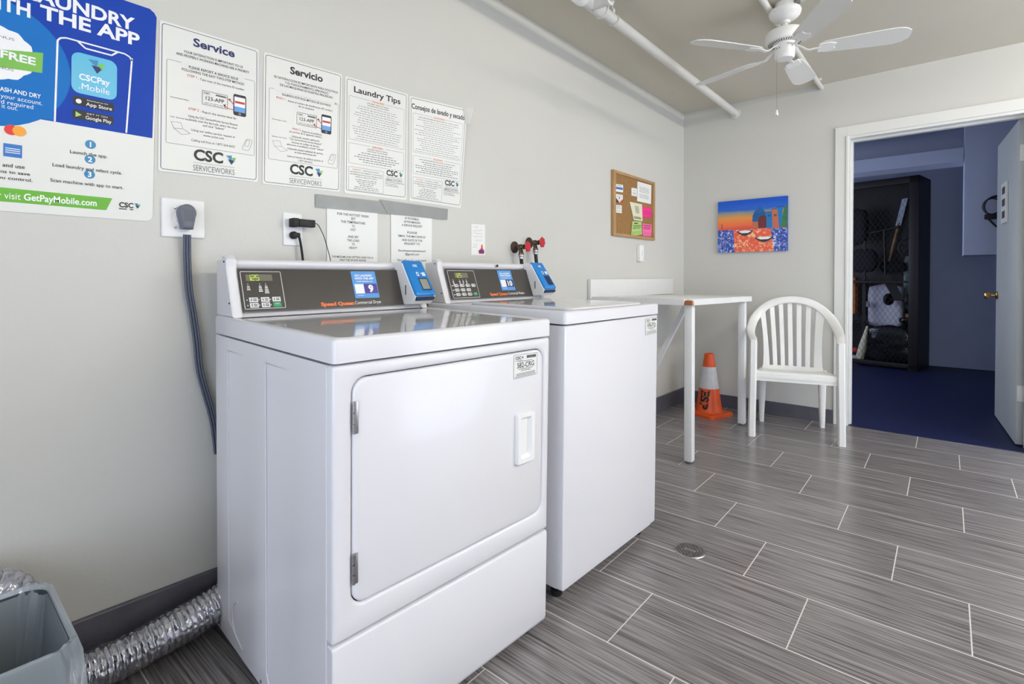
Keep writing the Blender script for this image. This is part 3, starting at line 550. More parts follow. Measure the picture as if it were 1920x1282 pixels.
note([(1.008, 1.345), (1.229, 1.345), (1.224, 1.06), (1.006, 1.06)], 'white printed note beginning For the hottest wash behind the dryer console', [(s_, .13+v_/285, w_, .022) for s_, v_, w_ in (
 ('FOR THE HOTTEST WASH', -4, .62), ('SET', 10, .09), ('THE TEMPERATURE', 24, .48), ('TO', 38, .06), ('HOT', 52, .1), ('AND SET', 79, .21), ('THE LOAD', 93, .24), ('TO', 107, .06), ('HEAVY', 121, .16))]+[
 ('THE MEDIUM LOAD SETTING GIVES YOU A', .68, .82, .018), ('HALF TUB OF HOT WATER', .72, .52, .018), ('AND THE OTHER HALF COLD WATER', .757, .72, .018)])
note([(1.292, 1.35), (1.513, 1.35), (1.508, 1.07), (1.292, 1.065)], 'white printed note asking to email the machine ID and date', [(s_, .1+k_*.052, w_, .022) for s_, k_, w_ in (
 ('IF POSSIBLE,', 0, .34), ('AFTER MAKING', 1, .4), ('A SERVICE REQUEST', 2, .5), ('PLEASE', 4, .24), ('EMAIL THE MACHINE ID', 5.1, .66), ('AND DATE OF THE', 6.2, .5), ('REQUEST TO', 7.2, .38), ('lincolnassociationboard', 9.2, .66), ('@gmail.com', 10.2, .34), ('This will enable us to track', 12, .72), ('machine problems', 13, .5))])
S = Sheet(*wallsheet([(1.759, 1.328), (1.856, 1.331), (1.855, 1.182), (1.758, 1.18)])); t = thing('paper_note', 'small handwritten note with a tiny picture left of the water taps', 'note'); S.base('paper', 'paper', t, r=.001, thk=.001)
for v_, a_, b_ in ((.1, .15, .5), (.2, .12, .8), (.3, .15, .75), (.4, .12, .85), (.52, .3, .8), (.66, .15, .45), (.74, .12, .4)):
    S.line([(a_+(b_-a_)*j/12, v_+random.uniform(-.025, .025)) for j in range(13)], .0008, 'grey', 'handwriting', 1)
S.poly([(.72, .66), (.8, .66), (.82, .78), (.95, .86), (.92, .96), (.55, .96), (.5, .86), (.7, .78)], 'redink', 'small_picture', 1); S.poly([(.6, .84), (.88, .84), (.9, .93), (.56, .93)], 'purple', 'small_picture', 2); S.finish(t)

# ------------------------------------------------------------------ sockets and cords
def plate(y0, z0, y1, z1, name='plate', par=None, thk=.006, x=XL, m='plastic'):
    mb = MB(); mb.loops([[(x+.0003, y, z) for y, z in rrect(y0, z0, y1, z1, .004)], [(x+thk*.6, y, z) for y, z in rrect(y0, z0, y1, z1, .004)], [(x+thk, y, z) for y, z in rrect(y0+.003, z0+.003, y1-.003, z1-.003, .003)]]); return mb.build(name, m, par, 30)
t = thing('power_outlet', 'large square white dryer outlet plate on the left wall', 'outlet'); plate(.487, 1.193, .601, 1.307, 'cover_plate', t, .007)
MB().lathe([(.026, 0), (.026, .004), (.024, .006), (0, .006)], (XL+.006, .543, 1.25), (1, 0, 0)).build('socket_face', 'plastic', t)
for y, z in ((.521, 1.279), (.566, 1.279), (.521, 1.222), (.566, 1.222)): MB().lathe([(.0035, 0), (.0035, .0015), (0, .002)], (XL+.007, y, z), (1, 0, 0), 10).build('screw', 'steel', t)
t = thing('power_cable', 'thick grey dryer cord with flat round plug hanging down behind the dryer', 'cord')
pc = at_x(350, 408, -1.715)
mb = MB(); out = [(pc.y+.0235*math.cos(a), pc.z+.014+.025*math.sin(a)) for a in [math.radians(-25+230*j/20) for j in range(21)]]+[(pc.y-.014, pc.z-.034), (pc.y+.014, pc.z-.034)]
ctr = Vector((0, pc.y, pc.z)); ins = lambda k: [(y+(ctr.y-y)*k, z+(ctr.z-z)*k) for y, z in out]
mb.loops([[(XL+.0125, y, z) for y, z in out], [(XL+.034, y, z) for y, z in out], [(XL+.04, y, z) for y, z in ins(.14)], [(XL+.042, y, z) for y, z in ins(.35)]])
pg = mb.build('plug', 'plug', t, 40)
mb = MB()
for k in range(-4, 5): mb.box((XL+.0405, pc.y+k*.0034-.0008, pc.z-.012), (XL+.0432, pc.y+k*.0034+.0008, pc.z+.024))
mb.build('plug_ribs', 'plug', pg)
path = [(349, 440), (351, 480), (354, 540), (362, 590), (369, 640), (374, 690), (384, 730), (394, 765), (402, 800), (408, 850)]
W3 = [at_x(u, v, -1.722) for u, v in path]; W3[0].x = XL+.026
cp = catmull(W3, 5)
for k in (-1, 0, 1): MB().tube([p+Vector((0, k*.0072, 0)) for p in cp], .0037, 8).build('conductor', 'cord', t)

t = thing('wall_outlet', 'white double wall outlet above the dryer console', 'outlet'); plate(.846, 1.184, .914, 1.297, 'cover_plate', t)
for z in (1.262, 1.22): MB().lathe([(.016, 0), (.016, .003), (.014, .004), (0, .004)], (XL+.005, .879, z), (1, 0, 0)).build('socket_face', 'plastic', t)
t = thing('power_adapter', 'black plug-in power adapter in the top socket with thin cable', 'adapter')
a = at_x(548, 412, -1.7); MB().box((XL+.0095, .861, 1.247), (XL+.045, .882, 1.277), bev=.003).box((XL+.022, .882, 1.249), (XL+.045, .941, 1.275), bev=.003).build('adapter_body', 'blackrub', t)
pp = [Vector((-1.705, .941, 1.262))]+[at_x(u, v, -1.71) for u, v in ((596, 421), (606, 440), (613, 462), (620, 490), (622, 520))]; MB().tube(catmull(pp, 5), .0014, 6).build('cable', 'blackrub', t)
t = thing('power_plug', 'black angled plug and cord in the lower socket behind the dryer', 'cord')
MB().lathe([(.013, 0), (.013, .012), (.009, .02), (0, .022)], (XL+.009, .876, 1.22), (1, 0, 0)).box((XL+.012, .874, 1.213), (XL+.026, .896, 1.229), bev=.004).build('plug_body', 'blackrub', t)
pp = [Vector((-1.722, .892, 1.219))]+[at_x(u, v, -1.72) for u, v in ((562, 448), (565, 465), (568, 490), (570, 530))]; MB().tube(catmull(pp, 5), .0042, 8).build('cord', 'blackrub', t)
t = thing('light_switch', 'narrow white raised switch box under the corkboard', 'switch'); MB().box((XL+.0003, 3.475, 1.185), (XL+.03, 3.54, 1.306), bev=.004).build('switch_box', 'plastic', t); MB().box((XL+.03, 3.498, 1.228), (XL+.036, 3.517, 1.262), bev=.002).build('rocker', 'plastic', t)

# ------------------------------------------------------------------ corkboard
t = thing('corkboard', 'cork notice board in a light wooden frame on the left wall', 'board'); y0, y1, z0, z1 = 3.10, 3.745, 1.352, 1.797
MB().box((XL+.0005, y0+.02, z0+.015), (XL+.01, y1-.02, z1-.015)).build('cork_panel', 'cork', t)
mb = MB(); fw = .034
mb.box((XL+.0005, y0, z0), (XL+.022, y0+fw, z1), bev=.002); mb.box((XL+.0005, y1-fw*.8, z0), (XL+.022, y1, z1), bev=.002); mb.box((XL+.0005, y0+fw, z1-.02), (XL+.021, y1-fw*.8, z1), bev=.002); mb.box((XL+.0005, y0+fw, z0), (XL+.021, y1-fw*.8, z0+.02), bev=.002); mb.build('frame', 'oak', t)
def pinned(cn, name, label, m, cat='note', fn=None, lift=0, grp=None):
    S = Sheet(*wallsheet(cn, XL+.0105+lift)); o = thing(name, label, cat, group=grp); S.base('paper', m, o, r=.001, thk=.0012, back=.0003)
    if fn: fn(S)
    S.finish(o)
sc_ = lambda us: (lambda S: [S.scribble(a, b, v, h_, 'black') for a, b, v, h_ in us])
pinned([(3.468, 1.768), (3.699, 1.77), (3.692, 1.626), (3.464, 1.624)], 'printed_letter', 'large white printed letter pinned at the top right of the corkboard', 'paper', fn=sc_([(.14, .82, .26+.075*k, .018) for k in range(4)]+[(.14, .82, .62+.075*k, .018) for k in range(3)]))
def card1(S): S.rect(0, .38, .95, .68, 'amex', 'printed_block', 0); S.scribble(.15, .8, .2, .08)
pinned([(3.144, 1.706), (3.25, 1.712), (3.25, 1.66), (3.144, 1.655)], 'business_card', 'white business card with a blue band, topmost of the left cards', 'paper', 'card', card1, 0, 'business cards on the corkboard')
def card2(S): S.rr(.0, .0, 1, 1, .3, 'paper', 'printed_block', 0); S.poly([(0, .45), (.5, 1), (.0, 1)], 'rust', 'printed_block', 2); S.poly([(1, .5), (.5, 1), (1, 1)], 'redink', 'printed_block', 2); S.frame(.15, .15, .85, .8, .002, .2, 'black'); S.text('R', .5, .45, .3, .2, 'black', .02)
pinned([(3.147, 1.638), (3.246, 1.642), (3.246, 1.586), (3.147, 1.582)], 'business_card', 'business card with a crest shape and red corner, middle of the left cards', 'paper', 'card', card2, 0, 'business cards on the corkboard')
pinned([(3.144, 1.563), (3.231, 1.568), (3.231, 1.514), (3.144, 1.512)], 'business_card', 'plain white business card, lowest of the left cards', 'paper', 'card', sc_([(.2, .8, .2, .06), (.15, .85, .4, .05), (.15, .8, .75, .05)]), 0, 'business cards on the corkboard')
pinned([(3.376, 1.71), (3.459, 1.714), (3.459, 1.656), (3.376, 1.654)], 'business_card', 'small white card pinned just left of the large letter', 'paper', 'card', sc_([(.3, .7, .3, .05), (.2, .8, .6, .05), (.25, .75, .75, .05)]), 0, 'business cards on the corkboard')
pinned([(3.343, 1.606), (3.538, 1.608), (3.547, 1.484), (3.407, 1.482)], 'torn_notice', 'cream notice with a torn lower left edge on the corkboard', 'cream', fn=sc_([(.35, .7, .2+.07*k, .03) for k in range(6)]+[(.1+.11*k, .17+.11*k, .85, .14) for k in range(7)]), lift=.002)
pinned([(3.545, 1.594), (3.697, 1.596), (3.699, 1.521), (3.547, 1.519)], 'pink_note', 'bright magenta square note on the corkboard', 'pink', fn=sc_([(.1, .85, .45, .03), (.1, .9, .65, .03)]), lift=.001)
pinned([(3.384, 1.471), (3.527, 1.479), (3.538, 1.387), (3.362, 1.362)], 'tear_off_notice', 'pale green tear-off notice at the bottom of the corkboard', 'lgreen', fn=sc_([(.2, .6, .14, .09), (.1, .9, .3, .05), (.1, .9, .4, .04), (.1, .85, .5, .04)]+[(.08+.13*k, .1+.13*k, .82, .26) for k in range(7)]), lift=.003)
pinned([(3.545, 1.468), (3.70, 1.470), (3.697, 1.38), (3.55, 1.376)], 'tear_off_notice', 'pink tear-off notice at the bottom right of the corkboard', 'pink2', fn=sc_([(.1, .9, .14, .06), (.1, .85, .3, .05), (.1, .85, .42, .04)]+[(.1+.16*k, .115+.16*k, .8, .32) for k in range(6)]), lift=.002)

# ------------------------------------------------------------------ painting on the back wall
t = thing('painting', 'unframed canvas of a domed harbour town at sunset with two boats', 'painting'); PX0, PX1, PZ0, PZ1 = -1.443, -.928, 1.268, 1.684; py = YB-.022
MB().box((PX0, py, PZ0), (PX1, YB-.0005, PZ1), bev=.0015).build('canvas', 'blueposter', t)
S = Sheet((PX0, py, PZ1), (PX1, py, PZ1), (PX1, py, PZ0), (PX0, py, PZ0)); S.thk = .0006
fz = lambda z: (PZ1-z)/(PZ1-PZ0); fx = lambda x: (x-PX0)/(PX1-PX0); q = lambda *pts: [(fx(x), fz(z)) for x, z in pts]
M['psky'] = ramp_mat('painted_sky', 2, 1.445, 1.684, [(.0, (196, 60, 72)), (.22, (236, 110, 70)), (.48, (228, 150, 70)), (.62, (150, 150, 130)), (.72, (40, 100, 200)), (1, (0, 84, 200))], 6, .14)
M['psea'] = dab_mat('painted_sea', (40, 74, 170), (220, 228, 244), 38); M['ppath'] = dab_mat('painted_reflection', (234, 96, 66), (250, 214, 170), 34)
M['pblue'] = mat('painted_dome_blue', (18, 96, 160), .5); M['pblue2'] = mat('painted_house_blue', (30, 120, 190), .5); M['pbrick'] = mat('painted_brick', (196, 110, 76), .5); M['pmar'] = mat('painted_maroon', (106, 44, 50), .5); M['pgreen'] = mat('painted_green', (70, 140, 80), .5, mottle=.3, mscale=40); M['pdk'] = mat('painted_dark', (50, 62, 70), .5)
S.poly(q((PX0, PZ1), (PX1, PZ1), (PX1, 1.443), (PX0, 1.443)), 'psky', 'painted_sky', 0)
S.poly(q((PX0, 1.45), (PX1, 1.443), (PX1, PZ0), (PX0, PZ0)), 'psea', 'painted_sea', 1)
S.poly(q((-1.32, 1.448), (-1.045, 1.444), (-1.019, PZ0), (-1.311, PZ0)), 'ppath', 'painted_reflection', 2)
dome = [(-1.178, 1.45), (-1.178, 1.5), (-1.176, 1.545), (-1.164, 1.58), (-1.14, 1.604), (-1.129, 1.61), (-1.127, 1.622), (-1.12, 1.628), (-1.113, 1.62), (-1.112, 1.608), (-1.095, 1.595), (-1.084, 1.57), (-1.08, 1.55), (-1.08, 1.45)]
S.poly(q(*dome), 'pblue', 'painted_dome', 3); S.line(q((-1.175, 1.555), (-1.085, 1.562)), .003, 'pdk', 'painted_dark_lines', 5); S.poly(q((-1.178, 1.505), (-1.13, 1.5), (-1.13, 1.45), (-1.178, 1.45)), 'pbrick', 'painted_brick_houses', 4)
S.poly(q((-1.133, 1.452), (-1.133, 1.53), (-1.12, 1.545), (-1.085, 1.548), (-1.075, 1.535), (-1.075, 1.452)), 'pmar', 'painted_maroon_house', 4)
S.poly(q((-1.082, 1.568), (-1.035, 1.568), (-1.03, 1.447), (-1.075, 1.447)), 'pblue2', 'painted_blue_houses', 3); S.poly(q((-1.036, 1.583), (-1.002, 1.59), (-.985, 1.447), (-1.03, 1.447)), 'pbrick', 'painted_brick_houses', 3)
S.poly(q((-1.0, 1.6), (-.96, 1.602), (-.966, 1.447), (-.985, 1.447)), 'pblue2', 'painted_blue_houses', 3); S.poly(q((PX1, 1.625), (-.95, 1.59), (-.962, 1.54), (-.972, 1.447), (PX1, 1.447)), 'pgreen', 'painted_tree', 5)
for a, b in (((-1.084, 1.571), (-1.033, 1.571)), ((-1.04, 1.586), (-1.0, 1.594)), ((-1.003, 1.603), (-.956, 1.605)), ((-1.41, 1.455), (-1.409, 1.5))): S.line(q(a, b), .0045, 'pdk', 'painted_dark_lines', 6)
for x in (-1.15, -1.11, -1.065, -1.05, -1.02, -1.01): S.poly(q((x, 1.55), (x+.006, 1.55), (x+.006, 1.535), (x, 1.535)), 'pdk', 'painted_dark_lines', 7)
for cx, cz, w_ in ((-1.233, 1.428, .118), (-1.091, 1.372, .132)):
    S.poly(q(*[(cx-w_/2, cz+.008)]+[(cx-w_/2+w_*j/8, cz-.032*math.sin(PI*j/8)) for j in range(9)]+[(cx+w_/2, cz+.012)]), 'pdk', 'painted_boats', 4)
    S.poly(q(*[(cx-w_*.42, cz+.004), (cx-w_*.2, cz-.01), (cx+w_*.2, cz-.01), (cx+w_*.42, cz+.004), (cx+w_*.2, cz+.01), (cx-w_*.2, cz+.01)]), 'white', 'painted_boat_insides', 5)
S.finish(t)

# ------------------------------------------------------------------ washer and dryer
def ring_plate(mb, xf, outer, inner, depth, lip=.006, x_in=-.003):
    """front plate in the local x = xf plane with a rounded opening"""
    n = len(inner); 
    def near(L_, p): return L_
    rings = [[(xf-depth, y, z) for y, z in outer], [(xf-.006, y, z) for y, z in outer]]
    cy = (min(p[0] for p in outer)+max(p[0] for p in outer))/2; cz = (min(p[1] for p in outer)+max(p[1] for p in outer))/2
    def shrink(L_, d):
        y0, y1 = min(p[0] for p in L_), max(p[0] for p in L_); z0, z1 = min(p[1] for p in L_), max(p[1] for p in L_)
        return [((y-(y0+y1)/2)*(1-2*d/(y1-y0))+(y0+y1)/2, (z-(z0+z1)/2)*(1-2*d/(z1-z0))+(z0+z1)/2) for y, z in L_]
    rings += [[(xf-.0018, y, z) for y, z in shrink(outer, .002)], [(xf, y, z) for y, z in shrink(outer, .007)]]
    rings += [[(xf, y, z) for y, z in shrink(inner, -lip)], [(xf-.0015, y, z) for y, z in shrink(inner, -lip*.45)], [(xf-.005, y, z) for y, z in inner], [(xf-depth, y, z) for y, z in inner]]
    mb.loops(rings, cap0=False, cap1=False)
def slab(mb, xb, xf, outline, r1=.002, r2=.006):
    def shrink(L_, d):
        y0, y1 = min(p[0] for p in L_), max(p[0] for p in L_); z0, z1 = min(p[1] for p in L_), max(p[1] for p in L_)
        return [((y-(y0+y1)/2)*(1-2*d/(y1-y0))+(y0+y1)/2, (z-(z0+z1)/2)*(1-2*d/(z1-z0))+(z0+z1)/2) for y, z in L_]
    mb.loops([[(xb, y, z) for y, z in outline], [(xf-r2*.8, y, z) for y, z in outline], [(xf-r2*.25, y, z) for y, z in shrink(outline, r1)], [(xf, y, z) for y, z in shrink(outline, r2)]])
def panel_pt(zoff): return lambda y, z, o=0: Vector((-.632-(z-zoff-.13)*.382+o*.935, y, z+o*.357))
def id_sticker(t, num, c):
    S = Sheet(*c); o = S.base('id_sticker', 'laminate', t, thk=.0006, r=.003, back=.0001)
    o['label'] = 'white identification sticker reading '+num
    S.frame(.0, .0, 1, 1, .0009, .02, 'black', 'border'); S.text('CSC', .19, .14, .12, .24, 'black', .03); triangle_mark(S, .36, .14, .007, 3); S.scribble(.06, .34, .26, .025)
    for j in range(16): S.rect(.54+.026*j, .07, .54+.026*j+(.018 if j % 3 else .01), .2, 'black', 'barcode', 2)
    S.text(num, .5, .46, .22, .72, 'black', .01); S.text('1-877-264-6622', .5, .7, .05, .4, 'black', .01); S.scribble(.2, .8, .3, .025); S.scribble(.2, .8, .63, .03); S.scribble(.1, .9, .82, .03); S.scribble(.1, .9, .88, .03); S.scribble(.06, .94, .94, .025)
    S.finish(o)
def console(t, L, wd, kind):
    """control console standing on the back of the top, L = height of the top in the machine's own frame"""
    c = thing('console', 'x', 'x'); del c['label']; del c['category']; bpy.data.objects.remove(c)
    prof = [(-.715, 0), (-.715, .162), (-.668, .164), (-.655, .160), (-.650, .15), (-.655, .14), (-.640, .134), (-.59, .006), (-.585, 0)]
    body = MB().loops([[(x-.004, y, L+z) for x, z in prof] for y in (.034, wd-.034)]).build('console', 'enamel', t, 30)
    bar = MB().tube([(-.66, .034, L+.153), (-.66, wd-.034, L+.153)], .0135, 16).build('console_top_bar', 'enamel', t)
    for y0, y1 in ((.008, .036), (wd-.036, wd-.008)):
        cap = [(-.715, 0), (-.715, .163), (-.672, .165), (-.668, .177), (-.648, .177), (-.636, .166), (-.636, .150), (-.634, .136), (-.585, .006), (-.583, 0)]
        mb = MB(); cx, cz = -.66, .08; f = lambda d: [(x+(cx-x)*d, z+(cz-z)*d) for x, z in cap]
        mb.loops([[(x, y, L+z) for x, z in f(k_)] for y, k_ in ((y0, .05), (y0+.003, .015), (y0+.006, 0), (y1-.006, 0), (y1-.003, .015), (y1, .05))]); e = mb.build('console_end_cap', 'enamel', t, 35)
        for x, z in ((-.652, .158), (-.61, .04)):
            yy = y0 if y0 < .1 else y1; MB().lathe([(.0026, 0), (.0026, .0018), (0, .0022)], (x, yy, L+z), (0, -1 if y0 < .1 else 1, 0), 10).build('screw', 'darkmetal', e)
    Pn = panel_pt(L); y0, y1 = (.029+.008, .66) if kind == 'dryer' else (.043, .63)
    zt, zb_ = L+.137, L+.014
    MB().loops([[Pn(y, z, o) for y, z in ((y0, zb_), (y1, zb_), (y1, zt), (y0, zt))] for o in (.0, .004)])
    pan = MB().loops([[Pn(y, z, o) for y, z in ((y0, zb_), (y1, zb_), (y1, zt), (y0, zt))] for o in (.0, .004)]).build('control_panel', 'panel', t, 0)
    # a sheet over the panel for all the print on it, in panel metres
    S = Sheet(Pn(y0, zt, .004), Pn(y1, zt, .004), Pn(y1, zb_, .004), Pn(y0, zb_, .004)); S.thk = .0; hz = lambda z: (zt-z)/(zt-zb_); hy = lambda y: (y-y0)/(y1-y0)
    def lcd(ya, yb, za, zb2):
        S.poly([(hy(ya), hz(za)), (hy(yb), hz(za)), (hy(yb), hz(zb2)), (hy(ya), hz(zb2))], 'lcd', 'display_window', 1)
        dig = {'1': 'bc', '2': 'abged', '5': 'afgcd'}; dw = (yb-ya)*.115; hh = (za-zb2)*.8; 
        for i_, ch_ in enumerate('125'):
            x_ = ya+(yb-ya)*(.05+.16*i_); zz = za-(za-zb2)*.1
            seg = dict(a=(0, 0, 1, 0), b=(1, 0, 1, .5), c=(1, .5, 1, 1), d=(0, 1, 1, 1), e=(0, .5, 0, 1), f=(0, 0, 0, .5), g=(0, .5, 1, .5))
            for sg in dig[ch_]:
                a, b, c_, d_ = seg[sg]; S.line([(hy(x_+a*dw), hz(zz-b*hh)), (hy(x_+c_*dw), hz(zz-d_*hh))], .0013, 'lcdg', 'lit_digits', 3)
        S.disc(hy(ya+(yb-ya)*.185), hz(zb2+.002), .0012, 'lcdg', 'lit_digits', 3)
        for i_ in range(3):
            x_ = ya+(yb-ya)*(.56+.14*i_); S.frame(hy(x_), hz(za)+.02, hy(x_+dw), hz(zb2)-.02, .001, .001, 'grey', 'unlit_digits', 2)
    def button(ya, yb, za, zb2, m='btn'):
        b = MB().loops([[Pn(y, z, o) for y, z in ((ya, zb2), (yb, zb2), (yb, za), (ya, za))] for o in (.004, .0055)]).build('button', m, pan, 0)
        if m == 'btng': b['label'] = 'green start button'
        w_ = yb-ya; h_ = za-zb2
        if m == 'btn':
            S.lift = 0
            S.rect(hy(ya+w_*.42), hz(za-h_*.25), hy(yb-w_*.14), hz(za-h_*.42), 'black', 'button_print', 9); S.rect(hy(ya+w_*.42), hz(za-h_*.58), hy(yb-w_*.14), hz(za-h_*.75), 'black', 'button_print', 9); S.rect(hy(ya+w_*.18), hz(za-h_*.2), hy(ya+w_*.27), hz(za-h_*.8), 'black', 'button_print', 9)
        else: S.text('START', hy((ya+yb)/2), hz(za-h_*.3), .035, hy(ya+w_*.55)-hy(ya), 'white', 0, k=9)
        S.disc(hy(ya-.006), hz((za+zb2)/2), .0016, 'white', 'indicator_light', 2, 10)
    if kind == 'dryer':
        S.frame(hy(.041), hz(L+.129), hy(.157), hz(L+.021), .0014, .006, 'white', 'panel_outline', 1); lcd(.055, .13, L+.12, L+.101)
        for yy, n_ in ((.058, 3), (.091, 4), (.108, 5)):
            S.disc(hy(yy), hz(L+.092), .0014, 'white', 'indicator_light', 2, 10)
            for j in range(n_): S.rect(hy(yy-.003-.0006*j), hz(L+.087-.0048*j), hy(yy+.004+.0008*j), hz(L+.0845-.0048*j), 'white', 'panel_print', 2)
        for r_, (za, zb2) in enumerate(((L+.0535, L+.0405), (L+.038, L+.025))):
            for k in range(3): button(.056+.0325*k, .0795+.0325*k, za, zb2, 'btng' if (r_, k) == (1, 2) else 'btn')
        S.text('Speed Queen', hy(.326), hz(L+.0265), .085, hy(.116)-hy(0), 'sqorange', .05); S.text('Commercial Dryer', hy(.437), hz(L+.0275), .085, hy(.1)-hy(0), 'white', 0)
        stk = (.391, .484, L+.131, L+.041, '9'); rd = (.58, .668)
    else:
        S.frame(hy(.05), hz(L+.13), hy(.2), hz(L+.018), .0014, .006, 'white', 'panel_outline', 1); lcd(.086, .16, L+.12, L+.1)
        for yy, n_ in ((.07, 4), (.105, 3), (.124, 3), (.143, 3)):
            S.disc(hy(yy), hz(L+.093), .0014, 'white', 'indicator_light', 2, 10)
            for j in range(n_): S.rect(hy(yy-.003), hz(L+.088-.0045*j), hy(yy+.004), hz(L+.0855-.0045*j), 'white', 'panel_print', 2)
        for r_, (za, zb2, n_) in enumerate(((L+.074, L+.0625, 4), (L+.056, L+.0445, 3), (L+.038, L+.0265, 4))):
            S.rect(hy(.056), hz(za-.005), hy(.062), hz(za-.0075), 'white', 'panel_print', 2)
            for k in range(n_): button(.07+.0325*k, .0905+.0325*k, za, zb2, 'btng' if (r_, k) == (2, 3) else 'btn')
        S.text('Speed Queen', hy(.32), hz(L+.0285), .09, hy(.113)-hy(0), 'sqorange', .05); S.text('Commercial Washer', hy(.437), hz(L+.0295), .09, hy(.112)-hy(0), 'white', 0)
        stk = (.345, .436, L+.132, L+.043, '10'); rd = (.553, .642)
    S.finish(pan)
    ya, yb, za, zb2, num = stk
    S = Sheet(Pn(ya, za, .0045), Pn(yb, za, .0045), Pn(yb, zb2, .0045), Pn(ya, zb2, .0045)); st = S.base('app_sticker', 'stickblue', t, thk=.0009, r=.002, back=.0001); st['label'] = 'light blue sticker with the number '+num
    S.text('DO LAUNDRY', .5, .16, .075, .72, 'white', .04); S.text('WITH THE APP', .5, .27, .075, .78, 'white', .04); S.text('GetPayMobile.com', .5, .38, .045, .66, 'white', .02)
    S.rect(.43, .47, .97, .83, 'purple' if num == '9' else 'navy', 'number_block', 1); S.text(num, .7, .65, .25, .2 if num == '9' else .34, 'white', .05, k=3); S.rect(.06, .48, .42, .83, 'white', 'white_block', 1); S.scribble(.12, .38, .9, .02, 'white'); S.finish(st)
    # card reader clipped on the end of the console
    a, b = rd; q = lambda pts, y: [Vector((x, y, L+z)) for x, z in pts]
    hs = [(-.655, .165), (-.625, .172), (-.60, .165), (-.530, .062), (-.520, .047), (-.523, .036), (-.545, .018), (-.592, .014), (-.64, .134)]
    mb = MB(); cx, cz = -.59, .095; g_ = lambda k_: [(x+(cx-x)*k_, z+(cz-z)*k_) for x, z in hs]
    mb.loops([q(g_(k_), y) for y, k_ in ((a-.002, .06), (a+.001, .015), (a+.005, 0), (b-.003, 0), (b+.001, .015), (b+.004, .06))]); rdr = mb.build('card_reader', 'plastic', t, 30)
    MB().box((-.575, a-.0035, L+.05), (-.5715, a-.0015, L+.085)).build('card_slot', 'darkmetal', rdr)
    f0, f1 = Vector((-.603, 0, L+.176)), Vector((-.511, 0, L+.053)); dn = (f1-f0).normalized(); nn = Vector((-dn.z, 0, dn.x)); nn = nn if nn.x > 0 else -nn
    H_ = (f1-f0).length; mb = MB(); 
    def rg(ins, o): return [f0+dn*(ins_z)+nn*o+Vector((0, yy, 0)) for yy, ins_z in rrect(a+.001+ins, ins, b-ins, H_-ins, .008, 4)]
    mb.loops([rg(0, -.02), rg(0, -.006), rg(.002, -.002), rg(.007, 0)]); cov = mb.build('reader_cover', 'rblue', rdr, 40); cov['label'] = 'bright blue reader cover'
    mb = MB(); mb.loops([[f0+dn*s_+nn*o+Vector((0, yy, 0)) for yy, s_ in rrect(a+.004, H_-.004, b-.004, H_+.010, .004, 4)] for o in (-.024, -.012)]); mb.build('reader_slot_bezel', 'rdark', rdr, 40)
    S = Sheet(f0+Vector((0, a+.008, 0)), f0+Vector((0, b-.006, 0)), f0+dn*H_+Vector((0, b-.006, 0)), f0+dn*H_+Vector((0, a+.008, 0))); S.thk = 0
    S.text('CSC', .52, .16, .045, .28, 'white', .04); triangle_mark(S, .74, .16, .007, 2); S.scribble(.38, .66, .2, .012, 'white')
    S.rr(.4, .36, .54, .47, .2, 'white', 'printed_symbols', 1); S.rr(.43, .385, .51, .445, .1, 'rblue', 'printed_symbols', 2); S.poly([(.6, .405), (.7, .38), (.92, .36), (.92, .39)], 'white', 'printed_symbols', 1); S.rr(.72, .4, .92, .47, .1, 'white', 'printed_symbols', 1)
    S.rr(.38, .53, .92, .88, .06, 'rdark', 'screen_bezel', 1); S.rr(.43, .565, .87, .85, .03, 'rscreen' if num == '9' else 'rdark', 'screen', 3); S.finish(rdr)

def cabinet_shell(mb, wd, z0, z1, ribs):
    """side sheets with the pressed-in ribs, flat back and far side; x from -.70 to -.026"""
    xs = [-.70, -.602, -.598, -.447, -.338, -.334, -.18, -.026] if ribs else [-.68, -.026]
    rows = [z0, .07, .075, .856, .860, z1]
    pin = lambda x, k: (.0022 if (x in (-.598, -.334)) else 0) if ribs and k in (2, 3) else 0
    mb.loops([[(x, pin(x, k), z) for x in xs] for k, z in enumerate(rows)], close=False, cap0=False, cap1=False)
    X0 = xs[0]
    mb.add([(X0, 0, z0), (X0, wd, z0), (X0, wd, z1), (X0, 0, z1), (-.026, wd, z0), (-.026, wd, z1), (-.026, 0, z0), (-.026, 0, z1)], [(0, 1, 2, 3), (1, 4, 5, 2), (0, 6, 4, 1), (3, 2, 5, 7), (6, 7, 5, 4)])

# dryer
wd = .690
D = thing('dryer', 'white coin laundry dryer with a wide front door and number 9 sticker', 'dryer', (-.9596, .5569, 0), (0, .021, -.0535))
mb = MB(); cabinet_shell(mb, wd, .022, .893, True); mb.build('cabinet', 'enamel', D, 20)
mb = MB(); ring_plate(mb, 0, rrect(0, .3165, wd, .893, .006), rrect(.043, .3775, .663, .8645, .034), .026); mb.build('front_panel', 'enamel', D, 45)
MB().box((-.05, .03, .36), (-.0245, wd-.03, .88)).build('door_frame', 'seam', D, 0)
mb = MB(); lo = [(0, .075), (.0, .309)]
mb.loops([[(x, y, z) for x, z in ((-.026, .026), (-.012, .026), (-.004, .036), (0, .046), (0, .303), (-.002, .308), (-.006, .3095), (-.026, .3095))] for y in (.0, wd)])
bm_ = mb.build('lower_panel', 'enamel', D, 45)
mod = bm_.modifiers.new('round_edges', 'BEVEL'); mod.width = .003; mod.segments = 2; mod.limit_method = 'ANGLE'
mb = MB(); slab(mb, -.012, .0005, rrect(.046, .3805, .660, .8615, .031), .0025, .006); dd = mb.build('door', 'enamel', D, 45)
